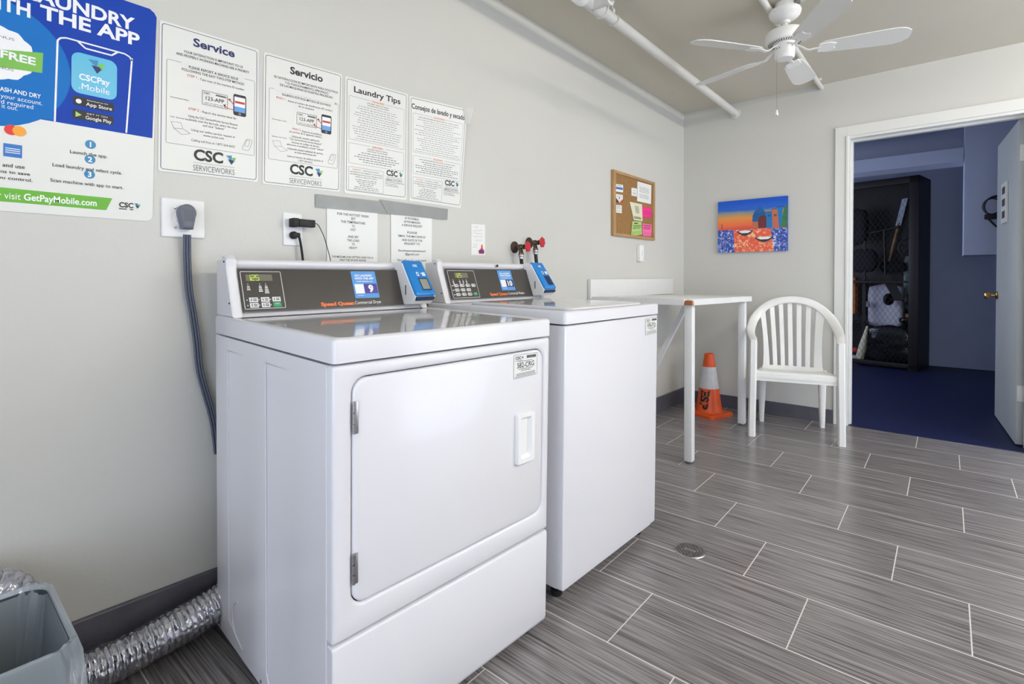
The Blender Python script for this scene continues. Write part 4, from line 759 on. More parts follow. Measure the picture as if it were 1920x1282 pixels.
mb = MB(); o_ = rrect(.5425, .5475, .6135, .6915, .006); i_ = rrect(.5535, .562, .5985, .679, .008)
mb.loops([[(.0, y, z) for y, z in o_], [(.010, y, z) for y, z in o_], [(.013, y*.96+.5780*.04, z*.97+.6195*.03) for y, z in o_], [(.013, y, z) for y, z in i_], [(.0105, y, z) for y, z in i_], [(.0015, y*.8+.58*.2, z*.86+.6195*.14) for y, z in i_]], cap0=False); mb.build('door_handle', 'plastic', dd, 40)
for z0, z1 in ((.747, .815), (.4285, .494)):
    mb = MB(); mb.box((-.001, .046, z0), (.003, .056, z1), bev=.001)
    for k in range(3): a_ = z0+(z1-z0)*(k/3+.015); mb.lathe([(.0036, 0), (.0036, (z1-z0)/3-.002)], (.003, .0455, a_), seg=12)
    mb.build('hinge', 'steel', D)
id_sticker(dd, '582-CRG', [(.0006, .532, .857), (.0006, .631, .855), (.0006, .632, .792), (.0006, .532, .790)])
def top_panel(t, z0, z1, X0, wdm, rim, rec, m2):
    mb = MB(); yo = .001
    def rr_(a0, b0, a1, b1, r): return rrect(a0, b0, a1, b1, r, 5)
    rings = []
    for ins, z in ((.0, z0), (0, z1-.008), (.002, z1-.003), (.008, z1)): rings.append([(x, y, z) for x, y in rr_(X0+ins, -yo+ins, .004-ins, wdm+yo-ins, .012-ins*.8)])
    for ins, z in ((rim, z1), (rim+.006, z1-rec*.4), (rim+.02, z1-rec)): rings.append([(x, y, z) for x, y in rr_(X0+ins+.0, -yo+ins, .004-ins, wdm+yo-ins, .03)])
    mb.loops(rings, cap1=False, cap0=True); o = mb.build('top_panel', 'enamel', t, 50)
    i2 = rim+.0195; MB().loops([[(x, y, z) for x, y in rr_(X0+i2, -yo+i2, .004-i2, wdm+yo-i2, .03)] for z in (z1-rec-.002, z1-rec+.0001)]).build('top_surface', m2, t, 0)
top_panel(D, .8985, .9495, -.708, wd, .012, .003, 'enameltop')
console(D, .9485, wd, 'dryer')
for pts in ([(-.5, -.0004, .05), (-.6, -.0004, .085), (-.602, -.0004, .1), (-.602, -.0004, .85), (-.6, -.0004, .857), (-.49, .0012, .857)], [(-.32, -.0004, .055), (-.336, -.0004, .075), (-.336, -.0004, .85), (-.334, -.0004, .857), (-.2, .0012, .857)],
            catmull([(-.535, -.0002, .166), (-.56, -.0004, .15), (-.572, -.0004, .12), (-.57, -.0004, .09), (-.548, -.0002, .062)], 5), [(-.0262, -.0002, .03), (-.0262, -.0002, .89)]):
    MB().tube(pts, .0019, 8).build('pressed_bead', 'enamel', D, 60)
for x in (-.65, -.05):
    for y in (.05, wd-.05): MB().lathe([(.018, -.004 if x > -.3 else .012), (.02, 0 if x > -.3 else .016), (.02, .012), (.008, .016), (.008, .026)], (x, y, -.012 if x < -.3 else .004)).build('levelling_foot', 'blackrub', D)
for x, z in ((-.02, .06), (-.69, .05), (-.66, .035), (-.36, .035)): MB().lathe([(.004, 0), (.004, .0015), (0, .002)], (x-.012, 0 if z < .1 else 0, z), (0, -1, 0), 10).build('screw', 'steel', D)
# washer
ww = .6515
Wm = thing('washer', 'white top-loading coin washer with plain front and number 10 sticker', 'washer', (-.9424, 1.3631, .0499), (0, .0131, -.0289))
mb = MB(); cabinet_shell(mb, ww, .004, .865, False); mb.build('cabinet', 'enamel', Wm, 20)
mb = MB(); mb.loops([[(x, y, z) for y, z in o] for x, o in ((-.026, rrect(.0, .004, ww, .865, .006)), (-.006, rrect(.0, .004, ww, .865, .006)), (-.0015, rrect(.002, .006, ww-.002, .863, .006)), (0, rrect(.007, .010, ww-.007, .86, .006)))]); mb.build('front_panel', 'enamel', Wm, 45)
MB().loops([[(-.06, y, -.012) for y in (.02, ww-.02)]+[(-.06, y, .005) for y in (ww-.02, .02)], [(-.012, y, -.008) for y in (.02, ww-.02)]+[(-.012, y, .005) for y in (ww-.02, .02)]]).build('base_rail', 'enamel', Wm, 0)
top_panel(Wm, .8705, .9125, -.69, ww, .012, .002, 'enameltop')
mb = MB(); y0, y1 = .07, ww-.07
mb.loops([[(x, y, z) for x, y in rrect(-.52+i_, y0+i_, -.03-i_, y1-i_, .03)] for i_, z in ((0, .911), (0, .9165), (.003, .919), (.012, .9192))]); lid = mb.build('lid', 'enamel', Wm, 50)
MB().loops([[(x, y, z) for x, y in rrect(-.5, y0+.02, -.05, y1-.02, .025)] for z in (.9185, .9198)]).build('lid_surface', 'enameltop', lid, 0)
console(Wm, .9115, ww, 'washer')
id_sticker(Wm, '978-JTQ', [(.0006, .542, .857), (.0006, .642, .857), (.0006, .644, .793), (.0006, .546, .790)])
for x in (-.62, -.06):
    for y in (.05, ww-.05): MB().lathe([(.018, -.049 if x > -.3 else -.0575), (.02, -.045 if x > -.3 else -.053), (.02, -.03), (.008, -.026), (.008, .004)], (x, y, 0)).build('levelling_foot', 'blackrub', Wm)
MB().lathe([(.006, 0), (.006, .003), (0, .006)], (-.64, .36, 1.066), (1, 0, .1), 14).build('console_screw', 'darkmetal', Wm)

# ------------------------------------------------------------------ water taps
for (y, z, lab, hz_) in ((2.082, 1.23, 'left brass water tap with red wheel handle on the wall', .185), (2.205, 1.258, 'right brass water tap with red wheel handle on the wall', .17)):
    t = thing('water_tap', lab, 'tap', (XL, y, z), group='brass taps behind the washer')
    MB().lathe([(.031, .0005), (.031, .004), (.022, .012), (.012, .016), (0, .016)], (0, 0, 0), (1, 0, 0)).build('wall_flange', 'rust', t)
    mb = MB().lathe([(.011, .012), (.011, .026), (.015, .03), (.015, .048), (.011, .052), (.009, .058), (.013, .06), (.013, .068), (.006, .07), (.005, .088)], (0, 0, 0), (1, 0, 0), 8)
    mb.tube(catmull([(.038, 0, 0), (.042, 0, -.014), (.046, 0, -.03)]), .011, 12); mb.lathe([(.014, 0), (.014, .012)], (.046, 0, -.042), (0, 0, 1), 6); mb.build('tap_body', 'oldbrass', t)
    mb = MB(); ax = (1, .15, 0)
    mb.lathe([(.006, -.004), (.024, -.004), (.027, 0), (.024, .005), (.018, .0035), (.006, .006), (0, .006)], (.09, 0, 0), ax, 48, rfun=lambda a, i: 1+(.1*math.cos(7*a) if i in (1, 2, 3) else 0))
    mb.build('wheel_handle', 'redh', t)
    mb = MB()
    for k in range(7): a = 2*PI*k/7; mb.lathe([(.0035, .004), (.0035, .0065), (0, .0068)], (.0895, .014*math.cos(a), .014*math.sin(a)), ax, 8)
    hb = MB().lathe([(.012, 0), (.012, .012), (.015, .014), (.015, .022)], (.046, 0, -.062), seg=14); hb.build('hose_coupling', 'steel', t)
    MB().tube(catmull([(.046, 0, -.058), (.049, .002, -.1), (.054, .005, -.16), (.035, .0, -.3), (.03, 0, -.5)]), .0095, 12).build('hose', 'blackrub', t)
# ------------------------------------------------------------------ folding work table in the corner
t = thing('work_table', 'white painted wooden work table with a chipped corner in the far corner', 'table', (-1.41, 3.43, 0))
T = lambda x, y, z: (x+1.41, y-3.43, z)
zt = lambda y: .948-(y-2.82)*.016
xe, ya, yb = -1.082, 2.822, 4.052
out = [(XL+.001, ya-.012), (xe-.05, ya+.016), (xe-.035, ya+.03), (xe-.02, ya+.03), (xe, ya+.045), (xe, 3.5), (xe-.004, 3.52), (xe-.006, 3.56), (xe, 3.58), (xe, yb-.07), (xe-.07, yb), (XL+.001, yb)]
mb = MB(); mb.loops([[T(x, y, zt(y)-.036) for x, y in out], [T(x, y, zt(y)-.002) for x, y in out], [T(x+(-.003 if x > -1.5 else 0), y+(.003 if y < 3 else -.002), zt(y)) for x, y in out]]); mb.build('tabletop', 'tpaint', t, 30)
mb = MB(); ch = [(xe-.052, ya+.0165), (xe-.004, ya+.018), (xe-.002, ya+.046), (xe-.021, ya+.032), (xe-.036, ya+.032)]
mb.loops([[T(x, y, zt(y)-.0355) for x, y in ch], [T(x-.002, y+.002, zt(y)-.016) for x, y in ch], [T(x-.004, y+.006, zt(y)-.009) for x, y in ch]]); o = mb.build('chipped_corner', 'rawwood', t, 0); o['label'] = 'bare brown wood where the corner is chipped'
MB().box(T(XL+.001, 2.80, .935), T(XL+.026, 4.08, 1.058), bev=.003).build('backsplash', 'tpaint', t)
def leg(x, y, zt_): 
    l = MB().box(T(x, y, .012), T(x+.046, y+.046, zt_), bev=.003).build('leg', 'tpaint', t); MB().lathe([(.019, 0), (.022, .004), (.022, .012)], T(x+.023, y+.023, 0), seg=18).build('foot_glide', 'steel', l)
leg(-1.150, 2.892, .911); leg(-1.149, 3.885, .896)
p0, p1 = Vector(T(-1.418, 3.64, .898)), Vector(T(-1.722, 3.64, .29)); dd_ = (p1-p0).normalized(); n_ = Vector((dd_.z, 0, -dd_.x))
MB().obox(p0, p1, n_*.017, (0, .017, 0)).build('brace', 'tpaint', t, 0)
MB().box(T(-1.62, 3.0, .885), T(-1.575, 3.87, .898), bev=.002).build('apron', 'tpaint', t)

# ------------------------------------------------------------------ traffic cone
cx, cy = -1.415, 4.06
t = thing('traffic_cone', 'orange traffic cone with a silver band under the work table', 'cone', (cx, cy, 0), (0, 0, math.radians(-20)))
mb = MB(); b_ = rrect(-.132, -.132, .132, .132, .035, 6); sh = lambda d: rrect(-.132+d, -.132+d, .132-d, .132-d, .035-d*.5, 6)
mb.loops([[(x, y, .0) for x, y in b_], [(x, y, .018) for x, y in b_], [(x, y, .024) for x, y in sh(.006)]]); mb.build('base', 'coneo', t, 40)
rz = lambda z: .098-(z-.03)*(.098-.033)/(.478-.03)
MB().lathe([(.112, .022), (.104, .026), (.0985, .034), (rz(.1), .1), (rz(.2), .2), (rz(.37), .37), (.0345, .468), (.031, .474), (.024, .474), (.024, .4)], seg=48).build('cone_body', 'coneo', t)
MB().lathe([(rz(.21)-.003, .205), (rz(.21)+.0012, .207), (rz(.372)+.0012, .372), (rz(.372)-.003, .374)], seg=48).build('reflective_band', 'conew', t)
def cone_text(s, a0, z0, z1, cap):      # painted letters running down the cone, tops to the right
    vs, fs, tw = glyphs(s, .045); mb = MB(); a0 = math.radians(a0)
    out_ = []
    for x, y in vs:
        z = z0+(z1-z0)*x/tw; a = a0+y*cap/rz(z); r = rz(z)+.0015; out_.append((r*math.cos(a), r*math.sin(a), z))
    mb.add(out_, fs); return mb
cone_text('ESP', -95, .2, .05, .062).build('painted_letters', 'black', t, 0)

# ------------------------------------------------------------------ plastic armchair
t = thing('armchair', 'white plastic garden armchair with a slatted fan back by the doorway', 'chair', (-.804, 3.955, 0), (0, 0, math.radians(14.8)))
A = [(0, .232, .903), (.08, .229, .893), (.15, .222, .865), (.205, .205, .818), (.245, .165, .763), (.264, .09, .716), (.268, 0, .684), (.262, -.1, .664), (.252, -.19, .652), (.250, -.225, .642)]
N_ = [(0, -1, .15), (-.03, -1, .2), (-.12, -1, .25), (-.3, -.9, .4), (-.4, -.65, .7), (-.35, -.3, .9), (-.2, -.05, 1), (-.1, 0, 1), (0, 0, 1), (0, 0, 1)]
Wd = [.05, .052, .054, .058, .062, .06, .056, .052, .05, .05]
full = [(-x, y, z) for x, y, z in A[::-1][:-1]]+A; nf = [(-x, y, z) for x, y, z in N_[::-1][:-1]]+N_; nf[9] = (0, -1, .15); wf = Wd[::-1][:-1]+Wd
P_ = catmull(full, 4); Nn = catmull(nf, 4); Wn = [v.x for v in catmull([(a_, 0, 0) for a_ in wf], 4)]
MB().ribbon(P_, Wn, .02, Nn).build('arm_and_back_rim', 'chair', t, 60)
def yb_(x, z): return .165+.16*(z-.42)-.9*x*x*(1 if z < 2 else 0)+.012
def archz(x): return .892-(abs(x)/.235)**2.3*.1
mb = MB(); bot = [-.132, -.082, -.033, .019, .071, .123]; top = [-.16, -.1, -.042, .017, .077, .139]; wb_, wt = .010, .0135
eL = [(-.188, -.213)]+[(b+wb_, t_+wt) for b, t_ in zip(bot, top)]; eR = [(b-wb_, t_-wt) for b, t_ in zip(bot, top)]+[(.188, .213)]
for (b0, t0), (b1, t1) in zip(eL, eR):
    rings = []
    for k in range(9):
        f_ = k/8; xa = b0+(t0-b0)*f_**1.3; xb = b1+(t1-b1)*f_**1.3; ztop = archz((t0+t1)/2)+.006; z = .425+(ztop-.425)*f_; sh_ = -.012*math.sin(PI*f_) if abs(b0) > .15 or b1 > .15 else 0
        if b0 < -.15: xa += .01*math.sin(PI*f_)
        if b1 > .15: xb -= .01*math.sin(PI*f_)
        r_ = []
        for x, dy in ((xa, .0), (xa+.002, -.006), ((xa+xb)/2, -.0075), (xb-.002, -.006), (xb, 0), (xb-.002, .006), (xa+.002, .006)): r_.append((x, yb_(x, z)+dy, z))
        rings.append(r_)
    mb.loops(rings)
xs = [-.19+.38*k/16 for k in range(17)]
mb.loops([[(x, yb_(x, z)+dy, z) for dy, z in ((-.0085, .392), (-.0085, .428), (.0085, .428), (.0085, .392))] for x in xs]); mb.build('backrest', 'chair', t, 50)
mb = MB()      # seat: dished top with a rolled front lip
rows = [(-.222, .402), (-.228, .425), (-.222, .438), (-.205, .443), (-.16, .44), (-.05, .428), (.08, .415), (.17, .408), (.185, .404)]
wr = lambda y: .232-(y+.22)*.09
G = [[(wr(y)*(-1+2*k/12), y+(.02*(1-(abs(-1+2*k/12))**2) if y > .15 else 0), z-.012*(1-(abs(-1+2*k/12))**3)*(1 if y > -.2 else 0)) for k in range(13)] for y, z in rows]
mb.loops(G, close=False, cap0=False, cap1=False); mb.loops([[(x, y, z-.012) for x, y, z in r_] for r_ in G], close=False, cap0=False, cap1=False)
edge = [G[0][k] for k in range(13)]+[G[i][12] for i in range(1, 9)]+[G[8][k] for k in range(11, -1, -1)]+[G[i][0] for i in range(7, 0, -1)]
mb.loops([edge, [(x, y, z-.024) for x, y, z in edge]], cap0=False, cap1=False); mb.build('seat', 'chair', t, 60)
for s_ in (-1, 1):
    mb = MB(); U = lambda cx_, cy_, w_, d_, z: [(cx_+a_*w_/2, cy_+b_*d_/2, z) for a_, b_ in ((-1, .9), (-.9, -.6), (-.55, -1), (.55, -1), (.9, -.6), (1, .9), (.75, 1), (.6, -.3), (-.6, -.3), (-.75, 1))]
    mb.loops([U(s_*.250, -.215, .046, .05, .648), U(s_*.250, -.215, .05, .052, .63), U(s_*.252, -.215, .05, .052, .4), U(s_*.257, -.213, .048, .05, .1), U(s_*.258, -.211, .05, .05, 0)]); mb.build('leg', 'chair', t, 45)
    mb = MB(); mb.loops([U(s_*.188, .175, .056, .036, .41), U(s_*.19, .18, .052, .036, .3), U(s_*.194, .2, .036, .034, .05), U(s_*.194, .204, .033, .034, 0)]); mb.build('leg', 'chair', t, 45)
    MB().prism([(s_*.19, .17, .40), (s_*.238, -.2, .405), (s_*.238, -.2, .388), (s_*.19, .17, .375)], (s_*.006, 0, 0)).build('seat_rail', 'chair', t, 0)
    MB().prism([(s_*.234, -.21, .41), (s_*.18, -.206, .41), (s_*.19, -.206, .398), (s_*.225, -.21, .385)], (0, .008, 0)).build('corner_bracket', 'chair', t, 0)

# ------------------------------------------------------------------ floor drain
t = thing('floor_drain', 'round metal floor drain grate in the tiles in front of the washer', 'drain', (-.76, 1.974, 0))
MB().lathe([(.0, .0004), (.054, .0004), (.054, .001)], seg=40).build('drain_hole', 'darkmetal', t, 0)
mb = MB().lathe([(.05, .0008), (.05, .0035), (.056, .0035), (.059, .0005)], seg=48); mb.v = mb.v; mb.build('rim', 'steel', t, 30)
M['dsteel'] = mat('dull_steel', (150, 142, 140), .45, metal=.2, mottle=.3, mscale=50)
mb = MB()
for k in range(-4, 5):
    o_ = k*.0115; h_ = math.sqrt(max(.0505**2-o_**2, 0))
    for a in (35, -50):
        u = Vector((math.cos(math.radians(a)), math.sin(math.radians(a)), 0)); v_ = Vector((-u.y, u.x, 0)); mb.obox(v_*o_-u*h_+Vector((0, 0, .0022)), v_*o_+u*h_+Vector((0, 0, .0022)), v_*.0031, (0, 0, .0012))
mb.box((-.024, -.007, .001), (.024, .007, .0036)); mb.build('grate', 'dsteel', t, 0)

# ------------------------------------------------------------------ foil dryer duct
t = thing('dryer_duct', 'crinkled silver foil duct running from the dryer along the left wall', 'duct')
path = catmull([(-1.672, .655, .105), (-1.665, .56, .09), (-1.662, .45, .078), (-1.66, .35, .07), (-1.655, .26, .078), (-1.648, .19, .12), (-1.645, .168, .2), (-1.65, .168, .29), (-1.655, .13, .352), (-1.66, .05, .378), (-1.66, -.08, .382), (-1.66, -.3, .38)], 60)
acc = 0; rings = []; seg = 72; prev = None; ph = [random.uniform(0, 6.28) for _ in range(400)]
up0 = Vector((1, 0, 0)); from mathutils import noise
for i, p in enumerate(path):
    tg = (path[min(i+1, len(path)-1)]-path[max(i-1, 0)]).normalized()
    if i: acc += (path[i]-path[i-1]).length
    u = (up0-tg*up0.dot(tg)).normalized(); v_ = tg.cross(u); rib = abs(math.sin(PI*acc/.0155))**.7
    ring_ = []
    for j in range(seg):
        a = 2*PI*j/seg; k_ = noise.noise(Vector((acc*120, math.cos(a)*5, math.sin(a)*5)))*.0032+noise.noise(Vector((acc*40+9, a*9 if j else 0, 3)))*.0016*(1 if 1 < j < seg-1 else 0)
        r = .0475+.0042*rib+k_; ring_.append(p+(u*math.cos(a)+v_*math.sin(a))*r)
    rings.append(ring_)
MB().loops(rings).build('duct_hose', 'foil', t, 60)

# ------------------------------------------------------------------ waste bin with liner
ca, cb = at_z(100, 1092, .42), at_z(147, 1225, .42)
bx0, bx1, by1 = -1.475, -1.175, .192; by0 = by1-.27; H_ = .42
t = thing('waste_bin', 'dark rectangular waste bin in the lower left corner', 'bin', ((bx0+bx1)/2, (by0+by1)/2, 0))
cx, cy = (bx0+bx1)/2, (by0+by1)/2
def rc(f, z, ins=0, r=.04): hx_, hy_ = (bx1-bx0)/2*f-ins, (by1-by0)/2*f-ins; return [(x, y, z) for x, y in rrect(-hx_, -hy_, hx_, hy_, r, 6)]
mb = MB(); mb.loops([rc(.8, 0), rc(.8, .002), rc(.985, H_-.03), rc(.985, H_-.004), rc(.985, H_-.002, .003), rc(.98, H_-.01, .004), rc(.8, .006, .004)]); mb.build('bin_body', 'binm', t, 40)
l = thing('bin_liner', 'translucent plastic liner folded over the rim of the waste bin', 'liner', (cx, cy, 0))
rings = []; n = 160
def wob(k, z, amp): return amp*noise.noise(Vector((math.cos(2*PI*k/n)*4.5, math.sin(2*PI*k/n)*4.5, z*7)))
base_ = lambda f, z, ins: [(x, y, z) for x, y in rrect(-((bx1-bx0)/2*f-ins), -((by1-by0)/2*f-ins), (bx1-bx0)/2*f-ins, (by1-by0)/2*f-ins, .04, 39)]
for f, z, ins, amp, za in ((.82, .03, .012, .006, 0), (.86, .12, .012, .012, 0), (.9, .22, .012, .014, 0), (.95, .33, .01, .01, 0), (.985, H_-.012, .006, .003, .002), (.99, H_+.006, 0, .002, .004), (1.0, H_+.006, -.004, .003, .004), (1.01, H_-.02, -.008, .007, .004), (1.01, H_-.09, -.012, .014, .01), (1.0, H_-.17, -.016, .02, .03)):
    r0 = base_(f, z, ins); ring_ = []
    for k, (x, y, zz) in enumerate(r0):
        L_ = math.hypot(x, y) or 1; w_ = wob(k, z, amp)
        if z > H_-.05 or ins > 0 or True: ring_.append((x*(1+w_/L_), y*(1+w_/L_), zz+za*noise.noise(Vector((k*.13, 0, z)))))
    rings.append(ring_)
MB().loops(rings, cap1=False).build('liner_film', 'liner', l, 60)

# ------------------------------------------------------------------ storage room beyond the door
mb = MB(); b0, b1 = at_y(1592, 301, 6.3), at_y(1808, 304, 6.3)
struct('trim_3', MB().box((-2.5, 6.3, 2.125), (.108, 6.6, 2.25)), 'fwall')           # ceiling beam
bxo = MB().box((.112, 6.3, 1.26), (.75, 6.7, ZC), bev=.004); struct('trim_4', bxo, 'fwall')     # boxed-in chase hanging from the ceiling
t = thing('cable_coil', 'coil of black cable hanging beside the open door', 'cable', (.3, 6.28, 1.62))
for k in range(3): MB().tube([(.055*k*.3+(.06+.012*k)*math.cos(a), -.004-.006*k, .07+(.07+.01*k)*math.sin(a)) for a in [2*PI*j/28 for j in range(29)]], .006, 8).build('cable_loop', 'blackrub', t)
MB().box((-.05, -.03, -.045), (.05, .012, 0), bev=.008).build('hook_block', 'blackrub', t); MB().tube([(-.03, -.01, -.03), (.02, -.012, -.1), (.05, -.01, -.13)], .008, 8).build('cable_end', 'blackrub', t)
t = thing('ceiling_pipe', 'dusty pipe along the ceiling of the storage room', 'pipe', (-.4, 5.6, 2.36))
MB().tube(catmull([(-1.3, .45, .02), (-.3, .1, .01), (.35, -.2, .02), (.55, -.25, .0), (1.2, -.3, .04)]), .026, 12).build('pipe_run', 'fwall', t); MB().box((.3, -.27, -.03), (.42, -.15, .05), bev=.01).build('pipe_joint', 'fwall', t)
# cage: steel frame with chain link
cr = (-.245, 7.33); cl = (-1.5, 7.56); ang = math.atan2(cl[1]-cr[1], cl[0]-cr[0])
CG = thing('storage_cage', 'dark steel storage cage with a chain link front beyond the doorway', 'cage', (cr[0], cr[1], 0), (0, 0, ang+PI))
wc = math.hypot(cl[0]-cr[0], cl[1]-cr[1]); hc = 2.2     # local x runs from 0 to -wc, y goes back
for x0, x1, nm in ((-.09, 0, 'post'), (-.62-.0, -.585, 'post'), (-wc, -wc+.06, 'post')):
    if nm == 'post' and x0 == -.62: continue
    MB().box((x0, 0, 0), (x1, .06, hc), bev=.003).build(nm, 'darkmetal', CG)
MB().box((-wc, 0, hc-.08), (0, .06, hc), bev=.003).build('top_rail', 'darkmetal', CG); MB().box((-wc, 0, .02), (0, .05, .07), bev=.003).build('bottom_rail', 'darkmetal', CG)
MB().box((-wc, 0.01, .99), (-.09, .035, 1.015), bev=.003).build('middle_rail', 'darkmetal', CG)
MB().box((-.03, .06, 0), (0, .5, hc)).build('side_panel', 'darkmetal', CG); MB().box((-wc, .06, hc-.02), (0, .46, hc)).build('roof_panel', 'darkmetal', CG)
MB().box((-wc, .055, 0), (-wc+.03, .35, hc)).build('side_panel', 'darkmetal', CG); MB().box((-wc+.4, .44, 0), (-.03, .46, hc-.02)).build('added_dark_backing', 'darkmetal', CG)  # the back sheet is added dark to keep the cage interior in shade
mb = MB(); pit = .052; X0, X1, Z0, Z1 = -wc+.06, -.09, .07, hc-.08
for s_ in (1, -1):
    c_ = X0-(Z1-Z0)
    while c_ < X1+(Z1-Z0):
        pts = []
        xa, xb = (max(X0, c_), min(X1, c_+(Z1-Z0)*.62))
        if xa < xb:
            za, zb2 = Z0+(xa-c_)/.62, Z0+(xb-c_)/.62
            if s_ < 0: za, zb2 = Z0+Z1-za, Z0+Z1-zb2
            mb.tube([(xa, .03+.002*s_, za), (xb, .03+.002*s_, zb2)], .0014, 4, False)
        c_ += pit
mb.build('chain_link', 'darkmetal', CG, 0)
def cw(u, v, dy=.18):        # a measured point on a plane dy behind the cage front
    n = Vector((-math.sin(ang), math.cos(ang), 0)); n = n if n.y > 0 else -n; o = Vector((cr[0], cr[1], 0))+n*dy; d = ray(u, v); return CAM+d*((o-CAM).dot(n)/d.dot(n))
def bulk(name, label, cat, m, u0, v0, u1, v1, dy, depth=.22, bump_=.02, ex=3.0, smooth=60, grp=None):
    """a soft or boxy thing filling a measured outline, given real depth"""
    a, b, c_ = cw(u0, v0, dy), cw(u1, v1, dy), cw(u0, v1, dy); cx_, cz_ = (a+b)/2, (a.z+b.z)/2; W_ = math.hypot(b.x-a.x, b.y-a.y); Hh = a.z-b.z
    mb = MB(); rings = []; nz, na = 14, 28
    for i in range(nz+1):
        s_ = -1+2*i/nz; k_ = (1-abs(s_)**ex)**(1/ex); ring_ = []
        for j in range(na):
            a_ = 2*PI*j/na; ca_, sa_ = math.cos(a_), math.sin(a_); sx = math.copysign(abs(ca_)**(2/ex), ca_); sy = math.copysign(abs(sa_)**(2/ex), sa_)
            w2 = 1+bump_*4*noise.noise(Vector((ca_*2+cx_.x*7, sa_*2, s_*2.5+cz_))); ring_.append((sx*W_/2*max(k_, .02)*w2, sy*depth/2*max(k_, .02)*w2, s_*Hh/2))
        rings.append(ring_)
    mb.loops(rings); o = mb.build(name, m, None, smooth); o.location = (cx_.x, cx_.y, cz_); o.rotation_euler = (0, 0, ang+PI); tag(o, label, cat, grp); return o
def crate(name, label, cat, m, u0, v0, u1, v1, dy, depth=.2, grp=None):
    a, b = cw(u0, v0, dy), cw(u1, v1, dy); W_ = math.hypot(b.x-a.x, b.y-a.y); o = MB().box((-W_/2, 0, 0), (W_/2, depth, a.z-b.z), bev=.004).build(name, m); o.location = ((a.x+b.x)/2, (a.y+b.y)/2, b.z); o.rotation_euler = (0, 0, ang+PI); tag(o, label, cat, grp); return o
# shelf unit at the left inside the cage
sh0 = cw(1622, 515, .12); t = thing('shelf_unit', 'dark metal shelf unit at the left inside the cage', 'shelf', (sh0.x, sh0.y, 0), (0, 0, ang+PI)); 
for z in (.14, .52, 1.02, 1.36): MB().box((-.62, 0, z-.02), (0, .16, z), bev=.002).build('shelf', 'darkmetal', t)
for x in (-.62, -.03): MB().box((x, 0, 0), (x+.03, .03, 1.5)).build('upright', 'darkmetal', t)
bulk('storage_bin', 'dark round bin on the top shelf in the cage', 'bin', 'darkcloth', 1578, 393, 1627, 460, .16, .13, .01, 4)
crate('tag_card', 'pale card on the dark bin in the cage', 'card', 'whitebag', 1592, 434, 1607, 455, .125, .004)
bulk('bag', 'dark bag with a rounded top on the shelf in the cage', 'bag', 'darkcloth', 1592, 466, 1646, 512, .16, .13, .03, 2.6)
crate('storage_box', 'orange-brown box standing on the lower shelf in the cage', 'box', 'orangebox', 1575, 520, 1603, 588, .16, .12)
crate('storage_box', 'small pale box at the lower left of the cage', 'box', 'whitebag', 1618, 565, 1628, 575, .15, .06)
crate('storage_box', 'red and white box near the floor at the left of the cage', 'box', 'redink', 1580, 650, 1606, 662, .15, .1)
crate('storage_box', 'grey box at the bottom left corner of the cage', 'box', 'whitebag', 1580, 663, 1607, 682, .15, .1)
bulk('storage_case', 'pale quilted case standing in the middle of the cage', 'case', 'whitebag', 1629, 531, 1694, 618, .32, .13, .01, 6)
bulk('trash_bag', 'large shiny black bag on the floor of the cage', 'bag', 'blackbag', 1624, 606, 1716, 692, .12, .12, .04, 3)
bulk('trash_bag', 'small black bag lump on top of the large black bag', 'bag', 'blackbag', 1686, 594, 1712, 607, .14, .08, .05, 2.6)
bulk('plastic_sheet', 'crumpled greenish plastic sheeting at the right in the cage', 'sheeting', 'greenpl', 1695, 474, 1716, 584, .41, .04, .05, 4)
crate('storage_box', 'orange box edge behind the pale case in the cage', 'box', 'orangebox', 1697, 588, 1713, 604, .3, .05)
bulk('cushion', 'black rolled cloth above the pale case in the cage', 'cloth', 'darkcloth', 1650, 490, 1699, 511, .32, .1, .05, 2.6)
a, b = cw(1697, 372, .4), cw(1668, 486, .38); t = thing('paddle', 'long pale paddle leaning at the back of the cage', 'paddle', tuple(b)); d_ = a-b
MB().tube([d_*-.05, d_*.6], .014, 8).build('shaft', 'oak', t); MB().obox(d_*.55, d_*1.0, Vector((.028, 0, .005)), (0, .006, 0)).build('blade', 'fwall', t)
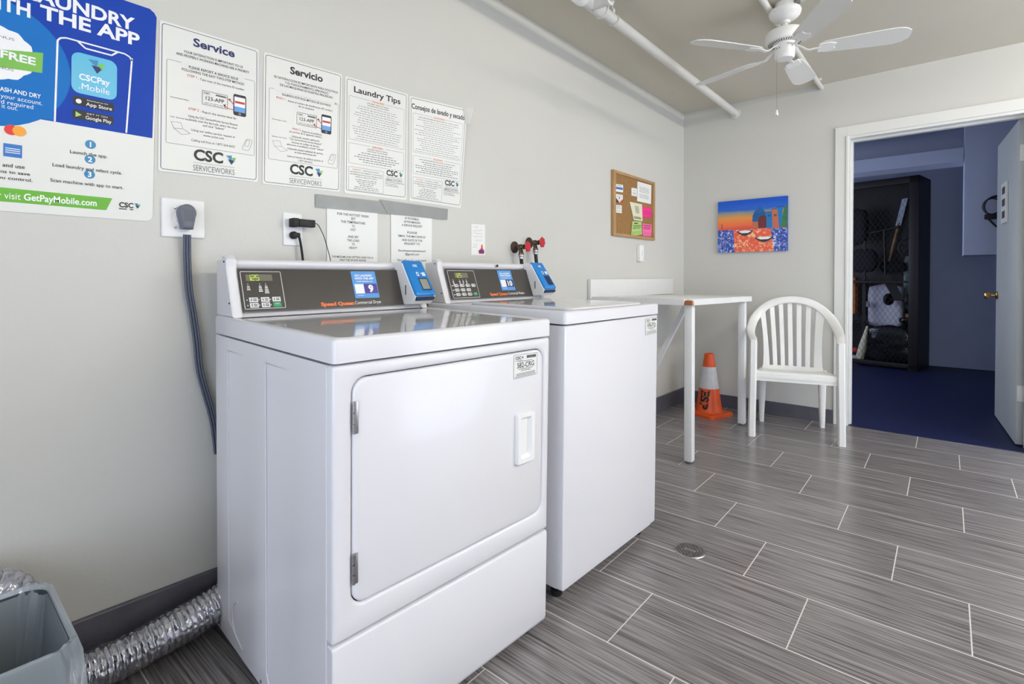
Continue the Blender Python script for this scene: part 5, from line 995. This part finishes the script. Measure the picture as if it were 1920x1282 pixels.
a, b = cw(1628, 604, .12), cw(1610, 680, .12); t = thing('narrow_bag', 'pale narrow bag leaning at the left of the large black bag', 'bag', tuple(b)); d_ = a-b
MB().lathe([(.02, 0), (.045, .04), (.042, .2), (.025, .35), (.012, .46), (0, .47)], (0, 0, 0), d_, 16).build('bag_body', 'cream', t)
c_ = cw(1704, 463, .2); t = thing('wheel', 'spoked black wheel hanging at the right of the cage', 'wheel', tuple(c_)); R_ = .095
MB().tube([(R_*math.cos(a), 0, R_*math.sin(a)) for a in [2*PI*j/36 for j in range(37)]], .012, 8).build('tyre', 'blackrub', t)
for k in range(5): MB().tube([(0, 0, 0), (R_*math.cos(2*PI*k/5+.3), 0, R_*math.sin(2*PI*k/5+.3))], .009, 6).build('spoke', 'darkmetal', t)
# kick scooter hung upside on the cage
h0, h1, s0, s1 = cw(1631, 437, .16), cw(1686, 425, .16), cw(1658, 431, .16), cw(1660, 515, .17); w0, w1 = cw(1666, 561, .16), cw(1706, 562, .15)
t = thing('kick_scooter', 'black kick scooter with wide handlebar hanging in the cage', 'scooter', tuple(s1)); O_ = Vector(s1)
MB().tube([h0-O_, h1-O_], .011, 10).build('handlebar', 'blackrub', t)
for a, b in ((h0, h0+(h1-h0)*.25), (h1-(h1-h0)*.25, h1)): MB().tube([a-O_, b-O_], .017, 10).build('grip', 'blackrub', t)
MB().tube([s0-O_, s1-O_], .013, 10).build('stem', 'darkmetal', t)
MB().obox(s1-O_, (w0+w1)/2-O_, Vector((.05, 0, 0)), (0, .01, 0)).build('deck', 'darkmetal', t)
MB().tube([w0-O_, w1-O_], .011, 8).build('axle', 'darkmetal', t)
for w_ in (w0, w1):
    ax = (w1-w0).normalized()*1; ax = Vector((ax.x, ax.y-.5, 0)).normalized(); c2 = w_-O_; MB().lathe([(0, -.02), (.03, -.02), (.062, -.018), (.07, -.008), (.07, .008), (.062, .018), (.03, .02), (0, .02)], c2, ax, 28).build('scooter_wheel', 'blackrub', t)

bpy.data.objects.remove(_to)
